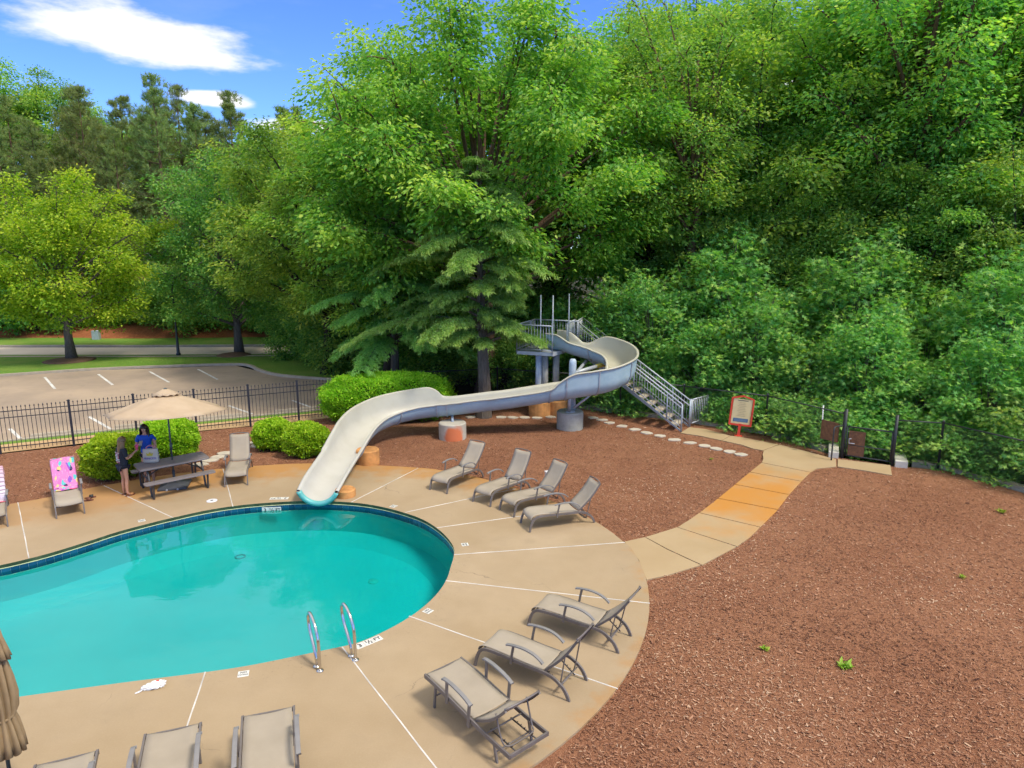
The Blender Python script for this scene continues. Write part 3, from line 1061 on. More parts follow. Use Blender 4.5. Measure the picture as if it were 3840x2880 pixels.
def leaf_quads(P, A, Nn, L, Wd, fold=0.18):
    """pointed, folded leaves: two triangles each"""
    A = unit(A)
    B = unit(np.cross(A, Nn))
    Nn = np.cross(B, A)
    L, Wd = L[:, None], Wd[:, None]
    n = len(P)
    V = np.empty((n, 4, 3))
    V[:, 0] = P
    V[:, 1] = P + A * L * 0.45 + B * Wd * 0.5 + Nn * Wd * fold
    V[:, 2] = P + A * L - Nn * L * 0.08
    V[:, 3] = P + A * L * 0.45 - B * Wd * 0.5 + Nn * Wd * fold
    i = np.arange(n)[:, None] * 4
    F = np.concatenate([i + np.array([[0, 2, 1]]), i + np.array([[0, 3, 2]])])
    return V.reshape(-1, 3), F


def leaf_stars(P, A, Nn, L):
    """five pointed, sweetgum like leaves: five triangles each"""
    A = unit(A)
    B = unit(np.cross(A, Nn))
    n = len(P)
    V = np.empty((n, 11, 3))
    c = P + A * L[:, None] * 0.35
    V[:, 0] = c
    for k in range(5):
        th = (k - 2) * 1.12
        r = L * (0.62 if abs(k - 2) < 2 else 0.5)
        V[:, 1 + k] = c + (A * math.cos(th) + B * math.sin(th)) * r[:, None]
    for k in range(5):
        th = (k - 2) * 1.12 - 0.42
        V[:, 6 + k] = c + (A * math.cos(th) + B * math.sin(th)) * (L * 0.17)[:, None]
    i = np.arange(n)[:, None] * 11
    F = np.concatenate([i + np.array([[0, 6 + k, 1 + k]]) for k in range(5)] + [i + np.array([[0, 1 + k, 6 + (k + 1) % 5]]) for k in range(5)])
    return V.reshape(-1, 3), F


def bez(a, b, c, n):
    t = np.linspace(0, 1, n)[:, None]
    return (1 - t) ** 2 * a + 2 * t * (1 - t) * b + t * t * c


def broadleaf(name, seed, H_, base, rx, nl, nleaf, llen, lwid, leafmat, barkmat, droop=0.5, trunk_r=0.2, lean=0.0, spread=0.40, shape=1.0, subs=9, lobes=0.18, star=False, fork=0.0, flat=0.55, lowgap=0.0, tmin=0.30, sl=1.0):
    """returns (wood mesh, crown mesh); a crown of leaf sprays hung on real limbs"""
    g = np.random.default_rng(seed)
    wood = MB()
    top = H_ * 0.86
    zs = np.linspace(0, top, 9)
    wob = np.cumsum(g.normal(0, 0.05, (9, 2)), 0) * (H_ / 10)
    wob[0] = 0
    trunk = np.c_[wob[:, 0] + lean * zs, wob[:, 1], zs]
    wood.tube(trunk, [trunk_r * (1.35 if i == 0 else 1.0) * (1 - 0.86 * zs[i] / top) for i in range(9)], 8)
    cz = (base + H_) / 2
    hz = (H_ - base) / 2
    lob = g.normal(0, 1, (7, 3))
    lob = unit(lob)
    lamp = g.uniform(-lobes, lobes, 7)
    cl_p, cl_d = [], []
    for i in range(nl):
        f = (i + 0.5) / nl
        el = math.asin(-0.75 + 1.72 * f)
        az = i * 2.39996 + g.uniform(-0.4, 0.4)
        d = np.array((math.cos(el) * math.cos(az), math.cos(el) * math.sin(az), math.sin(el)))
        k = 1 + float(np.sum(lamp * np.maximum(0, lob @ d) ** 3))
        rr = g.uniform(0.80, 1.04) * k
        prof = (1.0 if d[2] > 0 else shape)
        tgt = np.array((d[0] * rx * rr * prof, d[1] * rx * rr * prof, cz + d[2] * hz * min(rr, 1.05)))
        z0 = base * 0.75 + (tgt[2] - base * 0.75) * g.uniform(0.25, 0.5)
        z0 = min(max(z0, base * 0.6), top * 0.95)
        s0 = np.array([np.interp(z0, zs, trunk[:, j]) for j in range(3)])
        ctrl = (s0 + tgt) / 2 + np.array((0, 0, np.linalg.norm(tgt - s0) * g.uniform(0.05, 0.2)))
        limb = bez(s0, ctrl, tgt, 7)
        r0 = trunk_r * 0.42 * (1 - 0.7 * z0 / H_) + 0.012
        wood.tube(limb, [r0 * (1 - 0.85 * j / 6) for j in range(7)], 5, caps=False)
        for u_ in (0.72, 0.86, 1.0):
            cl_p.append(limb[0] * (1 - u_) ** 2 + 2 * u_ * (1 - u_) * ctrl + u_ * u_ * tgt)
            cl_d.append(unit(tgt - ctrl))
        for j in range(subs):
            t = g.uniform(tmin, 1.0) ** 0.75
            p = limb[min(int(t * 6), 5)] * (1 - (t * 6) % 1) + limb[min(int(t * 6) + 1, 6)] * ((t * 6) % 1)
            out = unit(tgt - np.array((0, 0, cz)))
            sd = unit(out * 0.6 + g.normal(0, 0.75, 3) * np.array((1, 1, 0.55)) + np.array((0, 0, 0.12)))
            ln = (g.uniform(0.10, 0.24) * rx + 0.15) * sl
            q = p + sd * ln
            if j % 2 == 0:
                wood.tube([p, (p + q) / 2 + np.array((0, 0, 0.06 * ln)), q], [r0 * 0.3 + 0.004, r0 * 0.2 + 0.003, 0.003], 4, caps=False)
            for u in (0.45, 0.75, 1.0):
                c_ = p + sd * ln * u
                cl_p.append(c_)
                cl_d.append(sd)
    cl_p, cl_d = np.array(cl_p), np.array(cl_d)
    if lowgap:
        keep = cl_p[:, 2] > base * lowgap
        cl_p, cl_d = cl_p[keep], cl_d[keep]
    nc = len(cl_p)
    per = max(4, nleaf // nc)
    idx = np.repeat(np.arange(nc), per)
    n = len(idx)
    off = np.clip(g.normal(0, 1, (n, 3)), -1.7, 1.7) * np.array((spread, spread, spread * flat))
    off[:, 2] -= droop * 0.35 * (off[:, 0] ** 2 + off[:, 1] ** 2) / max(spread, 0.05)
    P = cl_p[idx] + off
    A = cl_d[idx] * np.array((1, 1, 0.3)) + unit(off * np.array((1, 1, 0.2))) * 0.8 + g.normal(0, 0.45, (n, 3))
    A[:, 2] -= droop
    Nn = np.array((0, 0, 1.0)) + g.normal(0, 0.55, (n, 3))
    L = llen * g.uniform(0.65, 1.25, n)
    rel = unit(P - np.array((0, 0, cz)))
    rad = np.linalg.norm((P - np.array((0, 0, cz))) / np.array((rx, rx, hz)), axis=1)
    # young growth sits at the shoot ends: outermost sprays are paler
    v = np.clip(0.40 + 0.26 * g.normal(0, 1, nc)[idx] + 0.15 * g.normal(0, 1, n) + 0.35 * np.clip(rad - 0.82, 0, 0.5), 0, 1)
    if star:
        V, F = leaf_stars(P, A, Nn, L)
        at = np.repeat(v, 11)
    else:
        V, F = leaf_quads(P, A, Nn, L, L * lwid)
        at = np.repeat(v, 4)
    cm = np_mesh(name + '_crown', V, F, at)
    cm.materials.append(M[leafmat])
    wm = wood.mesh(name + '_wood')
    wm.materials.append(M[barkmat])
    wm.polygons.foreach_set('use_smooth', [True] * len(wm.polygons))
    return wm, cm


def pine(name, seed, H_, base, rx, nwh=26):
    g = np.random.default_rng(seed)
    wood = MB()
    zs = np.linspace(0, H_, 10)
    wob = np.cumsum(g.normal(0, 0.05, (10, 2)), 0)
    tr = np.c_[wob, zs]
    wood.tube(tr, [0.24 * (1 - 0.93 * z / H_) for z in zs], 7)
    TP, TD = [], []
    for i in range(nwh):
        z = base + (H_ - base) * ((i + g.uniform(0, 0.8)) / nwh)
        f = (z - base) / (H_ - base)
        env = rx * (1.0 - f) ** 0.62 * (0.75 + 0.5 * math.sin(min(1, f * 4) * 1.57)) * g.uniform(0.65, 1.15) + 0.25
        for k in range(g.integers(3, 6)):
            az = g.uniform(0, 6.28)
            d = np.array((math.cos(az), math.sin(az), 0))
            s0 = np.array((np.interp(z, zs, tr[:, 0]), np.interp(z, zs, tr[:, 1]), z))
            e = s0 + d * env + np.array((0, 0, env * g.uniform(0.1, 0.55)))
            limb = bez(s0, s0 + d * env * 0.6 + np.array((0, 0, -0.05)), e, 5)
            wood.tube(limb, [0.035 * (1 - f) + 0.012, 0.03 * (1 - f) + 0.01, 0.02, 0.012, 0.006], 4, caps=False)
            for j in range(10):
                t = g.uniform(0.35, 1)
                p = limb[min(4, int(t * 4))] + g.normal(0, 1, 3) * np.array((0.26, 0.26, 0.14)) * (0.5 + env * 0.25)
                TP.append(p)
                TD.append(unit(d * 0.5 + np.array((0, 0, 0.9)) + g.normal(0, 0.3, 3)))
    for j in range(16):          # leader
        TP.append(np.array((wob[-1, 0], wob[-1, 1], H_ - g.uniform(0, 1.4))) + g.normal(0, 0.1, 3))
        TD.append(unit(np.array((0, 0, 1)) + g.normal(0, 0.25, 3)))
    TP, TD = np.array(TP), np.array(TD)
    per = 26
    idx = np.repeat(np.arange(len(TP)), per)
    n = len(idx)
    A = unit(TD[idx] * 0.9 + unit(g.normal(0, 1, (n, 3))) * 0.9)
    P = TP[idx] + A * 0.03 + TD[idx] * g.uniform(-0.12, 0.16, n)[:, None]
    L = g.uniform(0.17, 0.32, n)
    B = unit(np.cross(A, g.normal(0, 1, (n, 3))))
    V = np.empty((n, 3, 3))
    V[:, 0] = P - B * 0.014
    V[:, 1] = P + B * 0.014
    V[:, 2] = P + A * L[:, None]
    F = np.arange(n * 3).reshape(-1, 3)
    v = np.clip(0.4 + 0.2 * g.normal(0, 1, len(TP))[idx] + 0.15 * g.normal(0, 1, n), 0, 1)
    cm = np_mesh(name + '_crown', V.reshape(-1, 3), F, np.repeat(v, 3))
    cm.materials.append(M['leaf_pine'])
    wm = wood.mesh(name + '_wood')
    wm.materials.append(M['bark_brown'])
    return wm, cm


def cedar(name, seed, H_, base, rx, limbs=86, top_cut=1.0):
    """deodar: tiers of flat, drooping sprays"""
    g = np.random.default_rng(seed)
    wood = MB()
    zs = np.linspace(0, H_, 10)
    wob = np.cumsum(g.normal(0, 0.03, (10, 2)), 0)
    tr = np.c_[wob, zs]
    wood.tube(tr, [0.27 * (1.25 if i == 0 else 1) * (1 - 0.92 * z / H_) for i, z in enumerate(zs)], 9)
    TP, TA, TT = [], [], []
    for i in range(limbs):
        f = (i + g.uniform(0, 1)) / limbs
        f = f ** 1.15
        z = base + (H_ * 0.98 - base) * f
        ln = (rx * (1 - f) ** 0.8 + 0.35) * g.uniform(0.42, 1.12)
        az = i * 2.39996 + g.uniform(-0.5, 0.5)
        d = np.array((math.cos(az), math.sin(az), 0))
        if f < 0.4:
            ln *= (1 - 0.5 * max(0.0, -d[1])) * (1 - (0.45 if f < 0.25 else 0.0) * max(0.0, d[0]))
        side = np.array((-d[1], d[0], 0))
        s0 = np.array((np.interp(z, zs, wob[:, 0]), np.interp(z, zs, wob[:, 1]), z))
        e = s0 + d * ln + np.array((0, 0, -0.10 * ln + g.normal(0, 0.12)))
        limb = bez(s0, s0 + d * ln * 0.5 + np.array((0, 0, 0.22 * ln)), e, 9)
        wood.tube(limb, [(0.055 * (1 - f) + 0.015) * (1 - 0.85 * j / 8) for j in range(9)], 5, caps=False)
        nb = int(8 + 9 * ln)
        for j in range(nb):
            t = 0.25 + 0.75 * (j + g.uniform(0, 1)) / nb
            q = t * 8
            p = limb[min(int(q), 7)] * (1 - q % 1) + limb[min(int(q) + 1, 8)] * (q % 1)
            sg = -1 if j % 2 else 1
            bl = (0.20 + 0.26 * ln * (1.15 - abs(t - 0.55))) * g.uniform(0.6, 1.1) * 0.62
            bd = unit(side * sg * g.uniform(0.6, 1.0) + d * g.uniform(0.4, 1.0))
            for k in range(7):
                u = (k + 0.5) / 7
                c_ = p + bd * bl * u + np.array((0, 0, 0.05 * bl - 0.42 * bl * u * u))
                TP.append(c_)
                TA.append(unit(bd + np.array((0, 0, -0.9 * u))))
                TT.append(0.55 * u + 0.45 * t)
    TP, TA, TT = np.array(TP), np.array(TA), np.array(TT)
    per = 13
    idx = np.repeat(np.arange(len(TP)), per)
    n = len(idx)
    A = unit(TA[idx] * 0.9 + g.normal(0, 0.55, (n, 3)) + np.array((0, 0, -0.25)))
    P = TP[idx] + g.normal(0, 1, (n, 3)) * np.array((0.055, 0.055, 0.022))
    L = g.uniform(0.08, 0.17, n)
    B = unit(np.cross(A, np.array((0, 0, 1.0)) + g.normal(0, 0.4, (n, 3))))
    w = 0.017
    V = np.empty((n, 3, 3))
    V[:, 0] = P - B * w
    V[:, 1] = P + B * w
    V[:, 2] = P + A * L[:, None]
    v = np.clip(TT[idx] * 0.75 - 0.02 + 0.13 * g.normal(0, 1, n), 0, 1)
    cm = np_mesh(name + '_crown', V.reshape(-1, 3), np.arange(n * 3).reshape(-1, 3), np.repeat(v, 3))
    cm.materials.append(M['leaf_cedar'])
    wm = wood.mesh(name + '_wood')
    wm.materials.append(M['bark_grey'])
    return wm, cm


def plant_tree(name, meshes, loc, rz=0.0, sc=1.0, label=None, cat='tree', group=None, sz=None):
    t = empty(name, loc, rz, label, cat, group)
    t.scale = (sc, sc, sz if sz else sc)
    for nm, me in zip(('trunk', 'crown'), meshes):
        o = bpy.data.objects.new(nm, me)
        COL.objects.link(o)
        o.parent = t
    return t


rg = random.Random(11)
# --- the single trees one can point to
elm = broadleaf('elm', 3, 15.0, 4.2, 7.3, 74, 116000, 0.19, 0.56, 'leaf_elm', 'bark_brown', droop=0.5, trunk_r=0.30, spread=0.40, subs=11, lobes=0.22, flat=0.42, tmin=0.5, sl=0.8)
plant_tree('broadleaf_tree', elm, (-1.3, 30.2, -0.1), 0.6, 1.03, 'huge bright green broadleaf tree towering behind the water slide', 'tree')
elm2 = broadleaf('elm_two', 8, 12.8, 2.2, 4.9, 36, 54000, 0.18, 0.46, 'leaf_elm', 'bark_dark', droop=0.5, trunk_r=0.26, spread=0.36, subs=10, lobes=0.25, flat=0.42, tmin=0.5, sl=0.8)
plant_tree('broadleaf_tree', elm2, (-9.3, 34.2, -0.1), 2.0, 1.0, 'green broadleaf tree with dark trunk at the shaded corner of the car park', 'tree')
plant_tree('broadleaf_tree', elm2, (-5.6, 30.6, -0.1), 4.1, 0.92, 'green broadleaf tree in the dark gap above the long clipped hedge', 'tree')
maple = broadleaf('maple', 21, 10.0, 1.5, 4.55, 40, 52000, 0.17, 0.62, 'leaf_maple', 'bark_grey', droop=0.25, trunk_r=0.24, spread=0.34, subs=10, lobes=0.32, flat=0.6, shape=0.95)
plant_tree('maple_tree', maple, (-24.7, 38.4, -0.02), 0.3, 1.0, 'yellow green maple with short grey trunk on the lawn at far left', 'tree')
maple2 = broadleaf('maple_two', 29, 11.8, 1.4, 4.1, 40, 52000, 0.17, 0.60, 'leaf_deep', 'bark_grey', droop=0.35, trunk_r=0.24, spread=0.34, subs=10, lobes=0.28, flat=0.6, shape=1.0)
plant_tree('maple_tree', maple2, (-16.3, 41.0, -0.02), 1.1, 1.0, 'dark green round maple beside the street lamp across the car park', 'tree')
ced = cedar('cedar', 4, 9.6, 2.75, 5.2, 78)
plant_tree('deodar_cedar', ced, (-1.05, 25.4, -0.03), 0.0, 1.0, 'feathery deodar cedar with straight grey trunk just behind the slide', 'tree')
plant_tree('deodar_cedar', ced, (-4.9, 28.6, -0.05), 2.6, 0.80, 'smaller feathery cedar with its trunk rising behind the long clipped hedge', 'tree')

# --- pines and broadleaf trees beyond the road
pA = pine('pine_a', 2, 17.5, 3.0, 3.3, 34)
pB = pine('pine_b', 6, 16.5, 2.5, 3.3, 32)
pC = pine('pine_c', 9, 15.0, 5.0, 2.6, 26)
for i, (x, y, s, k) in enumerate([(-40, 58, .95, 0), (-36.8, 56, .88, 1), (-33.8, 57.5, .98, 0), (-31.0, 55.5, .86, 1), (-28.6, 57, 1.0, 2), (-26.6, 55, 1.0, 0), (-24.6, 57.5, 1.06, 2), (-22.6, 59, .98, 0), (-19.6, 62, 1.0, 1),
                                  (-17.0, 58, .9, 0), (-14.5, 61, .92, 1), (-35.2, 54.5, .8, 2), (-29.8, 54.2, .78, 0), (-25.4, 59.5, .95, 1), (-38.6, 54.8, .8, 0), (-21.2, 56, .78, 1), (-32.3, 60, 1.04, 1), (-27.6, 60.5, 1.02, 0), (-35.6, 60, 1.0, 0), (-23.6, 61, 1.0, 1), (-41.6, 57, .95, 1), (-37.5, 62, 1.0, 1), (-30, 62, 1.02, 0), (-43.5, 60, 1.0, 1), (-11.5, 57, .85, 0), (-46.5, 57, .9, 0)]):
    plant_tree('pine_tree', (pA, pB, pC)[k], (x, y, 1.0), rg.uniform(0, 6.3), s, 'tall slim dark pine in the row beyond the road', 'tree', 'pines beyond the road')
wA = broadleaf('wood_a', 31, 19.0, 3.5, 4.6, 44, 52000, 0.20, 0.58, 'leaf_wood', 'bark_dark', droop=0.35, trunk_r=0.28, spread=0.46, subs=10, lobes=0.3, flat=0.4, tmin=0.55, sl=0.8)
wB = broadleaf('wood_b', 37, 18.0, 2.5, 5.2, 44, 52000, 0.20, 0.58, 'leaf_wood', 'bark_dark', droop=0.35, trunk_r=0.25, spread=0.46, subs=10, lobes=0.35, flat=0.4, tmin=0.55, sl=0.8)
wC = broadleaf('wood_c', 43, 14.0, 1.0, 4.2, 40, 44000, 0.175, 0.6, 'leaf_wood', 'bark_dark', droop=0.35, trunk_r=0.2, spread=0.42, subs=10, lobes=0.3, flat=0.4, tmin=0.55, sl=0.8)
for (x, y, s, k) in [(-46, 63, 1.22, 1), (-42.0, 65, 1.12, 0), (-38, 66, 1.0, 1), (-49, 60, 1.25, 0), (-33.5, 67, .95, 0), (-29, 68, .9, 1), (-24.5, 69, .88, 0)]:
    plant_tree('broadleaf_tree', (wA, wB)[k], (x, y, 1.2), rg.uniform(0, 6.3), s, 'pale green broadleaf tree rising behind the far left pines', 'tree', 'broadleaf trees behind the pines')
# shrubs closing the gaps at the wood's edge across the road
under = broadleaf('under', 51, 4.2, 0.1, 2.3, 26, 14000, 0.17, 0.6, 'leaf_deep', 'bark_dark', droop=0.3, trunk_r=0.06, spread=0.34, subs=9, lobes=0.3)
for i in range(17):
    plant_tree('thicket_shrub', under, (-45 + i * 2.75 + rg.uniform(-.6, .6), 49.4 + rg.uniform(-.6, 1.6), 0.2), rg.uniform(0, 6.3), rg.uniform(.8, 1.3), 'dark leafy shrub at the wood edge across the road', 'shrub', 'shrubs at the wood edge across the road')
# --- dark wood behind the slide and the long hedge
for (x, y, s, k) in [(-2.5, 40, .9, 1), (-6.5, 43, .9, 0), (-11.5, 46.5, .82, 1), (2.5, 38, .95, 0), (-9.5, 49, .8, 0), (-14.0, 50, .78, 1), (-4.5, 50, .9, 1)]:
    plant_tree('woodland_tree', (wA, wB)[k], (x, y, -0.2), rg.uniform(0, 6.3), s, 'dark tree in the wood behind the car park corner', 'tree', 'trees of the wood behind the car park corner')
for (x, y, s) in [(-8.0, 35.0, .9), (-4.8, 34.2, .95), (-1.6, 33.6, 1.0), (1.6, 33.0, 1.0), (-6.4, 37.6, 1.2), (-2.8, 37.0, 1.2), (0.4, 36, 1.2), (-9.8, 37.5, .9), (-12.2, 39.3, .7), (4.0, 31.5, .9), (-3.4, 31.2, .62), (-0.4, 30.8, .62), (2.2, 30.4, .66)]:
    plant_tree('thicket_shrub', under, (x, y, -0.15), rg.uniform(0, 6.3), s, 'dark shrub in the deep shade behind the long hedge and slide', 'shrub', 'shrubs in the shade behind the slide')

# --- the tall wood on the right, behind the chain link fence
spots = [(7.5, 36, 1.0, 0), (11.5, 34, 1.05, 1), (15.6, 32.5, 1.0, 0), (19.6, 30.5, 1.08, 1), (22.8, 29.5, 1.05, 0), (6.0, 42, 1.1, 1), (10.0, 41, 1.15, 0), (14.5, 39.5, 1.12, 1), (19, 37.5, 1.2, 0), (23.5, 36, 1.15, 1), (28.5, 35.5, 1.2, 0),
         (3.0, 46, 1.0, 0), (28.5, 33.5, 1.1, 1)]
for (x, y, s, k) in spots:
    plant_tree('woodland_tree', (wA, wB)[k], (x, y, -0.6), rg.uniform(0, 6.3), s, 'tall green tree in the dense wood behind the chain link fence', 'tree', 'tall trees of the wood behind the chain link fence')
wD = broadleaf('wood_d', 47, 21.0, 9.5, 4.2, 30, 26000, 0.20, 0.58, 'leaf_wood', 'bark_brown', droop=0.35, trunk_r=0.42, spread=0.46, subs=9, lobes=0.3)
for (x, y, lab) in ((16.0, 28.6, 'tall tree with thick bare trunk standing out of the wood at upper right'), (7.3, 30.6, 'slim dark trunked tree rising out of the wood right of the big tree')):
    plant_tree('woodland_tree', wD, (x, y, -0.5), rg.uniform(0, 6.3), 1.0 if x > 10 else .8, lab, 'tree')
for (x, y, s) in [(8.2, 31.5, .72), (12.2, 29.6, .75), (16.0, 27.6, .78), (18.6, 25.6, .8), (10.2, 33.0, .9), (14.2, 30.5, .95), (18.2, 28.5, .95)]:
    plant_tree('woodland_tree', wC, (x, y, -0.6), rg.uniform(0, 6.3), s, 'mid height leafy tree in front of the tall wood on the right', 'tree', 'mid height trees of the wood on the right')
# sweetgum saplings pressing against the fence
gA = broadleaf('gum_a', 61, 6.0, 0.4, 1.55, 30, 8600, 0.20, 1.0, 'leaf_gum', 'bark_grey', droop=0.35, trunk_r=0.06, spread=0.30, subs=8, lobes=0.4, star=True, flat=0.42, tmin=0.55, sl=0.75)
gB = broadleaf('gum_b', 67, 4.4, 0.1, 1.85, 26, 8200, 0.20, 1.0, 'leaf_gum', 'bark_grey', droop=0.4, trunk_r=0.05, spread=0.30, subs=8, lobes=0.45, star=True, flat=0.42, tmin=0.55, sl=0.75)
gum = [(5.6, 27.6, .95), (7.3, 26.4, .95), (9.0, 25.4, .9), (10.6, 24.3, .85), (12.0, 23.0, .8), (13.3, 21.8, .75), (14.4, 20.4, .75), (14.9, 18.9, .72), (4.2, 28.6, .9), (6.4, 29.4, 1.2), (8.6, 28.2, 1.25), (10.8, 27.2, 1.2), (12.8, 25.8, 1.2), (14.6, 24.2, 1.15), (16.2, 22.4, 1.15), (17.2, 20.4, 1.0), (16.4, 17.8, .8), (3.0, 30.6, 1.05)]
for i, (x, y, s) in enumerate(gum):
    plant_tree('sweetgum_sapling', (gA, gB)[i % 2], (x, y, -0.45), rg.uniform(0, 6.3), s, 'bushy sapling with star shaped leaves pressed behind the chain link fence', 'sapling', 'saplings behind the chain link fence')
low = [(6.2, 25.9), (7.4, 25.0), (8.5, 24.2), (9.4, 23.0), (10.1, 22.4), (11.2, 21.8), (11.9, 21.4), (12.6, 20.6), (13.2, 19.9), (13.8, 18.9), (14.3, 17.9), (14.7, 16.9), (4.9, 26.6), (3.6, 27.4)]
gC = broadleaf('gum_c', 71, 1.7, 0.05, 1.0, 18, 4200, 0.15, 1.0, 'leaf_gum', 'bark_grey', droop=0.3, trunk_r=0.02, spread=0.2, subs=7, lobes=0.3, star=True)
for (x, y) in low:
    plant_tree('low_sapling', gC, (x, y, -0.4), rg.uniform(0, 6.3), rg.uniform(.8, 1.15), 'low leafy sprout right behind the chain link mesh', 'sapling', 'low sprouts behind the chain link mesh')


# --- clipped bushes
def bush(name, loc, rx, ry, rz_, rot, n, seed, label, square=2.6):
    g = np.random.default_rng(seed)
    t = empty(name, loc, rot, label, 'bush')

    def surf(d):
        k = (np.abs(d[:, 0]) ** square + np.abs(d[:, 1]) ** square + np.abs(d[:, 2]) ** square) ** (-1 / square)
        lump = 1 + 0.05 * np.sin(d[:, 0] * 7 + seed) * np.cos(d[:, 1] * 6 + 1) + 0.04 * np.sin(d[:, 2] * 9 + d[:, 0] * 5 + seed * 2) + 0.03 * np.sin(d[:, 1] * 15 + d[:, 0] * 11)
        return d * (k * lump)[:, None]
    u = unit(g.normal(0, 1, (n, 3)))
    u[:, 2] = np.where(u[:, 2] < -0.75, -u[:, 2], u[:, 2])
    dep = 1 - np.abs(g.normal(0, 0.085, n)) + g.uniform(0, 0.035, n)
    sp = g.random(n) < 0.02
    dep = np.where(sp, 1 + g.uniform(0.02, 0.10, n), dep)
    S_ = np.array((rx, ry, rz_))
    P = surf(u) * dep[:, None] * S_ + np.array((0, 0, rz_ * 0.96))
    P = P[P[:, 2] > 0.02]
    m_ = len(P)
    u = u[:m_]
    A = unit(unit(P - np.array((0, 0, rz_ * 0.7))) * 0.8 + g.normal(0, 0.6, (m_, 3)) + np.array((0, 0, 0.35)))
    Nn = unit(P - np.array((0, 0, rz_ * 0.6))) + g.normal(0, 0.6, (m_, 3))
    L = g.uniform(0.045, 0.095, m_)
    V, F = leaf_quads(P, A, Nn, L, L * 0.62, 0.15)
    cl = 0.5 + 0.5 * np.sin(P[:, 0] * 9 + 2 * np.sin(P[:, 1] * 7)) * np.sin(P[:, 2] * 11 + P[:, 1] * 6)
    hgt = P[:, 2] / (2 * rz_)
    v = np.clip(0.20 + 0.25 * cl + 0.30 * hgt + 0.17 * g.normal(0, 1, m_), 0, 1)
    me = np_mesh(name + '_leaves', V, F, np.repeat(v, 4))
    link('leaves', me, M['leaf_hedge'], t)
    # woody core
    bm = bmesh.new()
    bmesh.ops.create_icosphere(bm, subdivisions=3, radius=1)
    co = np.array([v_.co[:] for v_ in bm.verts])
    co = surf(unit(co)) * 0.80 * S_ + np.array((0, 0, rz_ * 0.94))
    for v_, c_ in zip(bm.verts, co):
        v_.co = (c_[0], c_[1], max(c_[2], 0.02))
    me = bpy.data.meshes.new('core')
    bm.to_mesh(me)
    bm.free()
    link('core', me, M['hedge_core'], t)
    return t


bush('clipped_bush', (-11.10, 18.75, -0.03), 0.86, 0.70, 0.57, 0.55, 21000, 1, 'round clipped bush left of the picnic table behind the girl')
bush('clipped_bush', (-10.52, 20.45, -0.03), 0.80, 0.66, 0.56, 0.5, 19000, 2, 'round clipped bush behind the woman in blue and the umbrella pole')
bush('clipped_bush', (-7.60, 21.30, -0.03), 0.58, 0.52, 0.46, 0.2, 11000, 3, 'left one of the two small clipped bushes beside the slide')
bush('clipped_bush', (-6.35, 20.60, -0.03), 0.64, 0.55, 0.50, 0.1, 12500, 4, 'right one of the two small clipped bushes touching the slide')
bush('clipped_hedge', (-4.62, 25.0, -0.03), 2.30, 0.95, 0.86, 0.10, 60000, 5, 'long bright green clipped hedge behind the slide\'s lower bend', 2.9)

# --- mulch chips, weeds and fallen leaves on the beds
mulch_poly = np.array([v.co[:2] for v in mulch.data.vertices])


def inside(P, poly):
    x, y = P[:, 0], P[:, 1]
    r = np.zeros(len(P), bool)
    j = len(poly) - 1
    for i in range(len(poly)):
        xi, yi, xj, yj = poly[i][0], poly[i][1], poly[j][0], poly[j][1]
        c = ((yi > y) != (yj > y)) & (x < (xj - xi) * (y - yi) / (yj - yi + 1e-12) + xi)
        r ^= c
        j = i
    return r


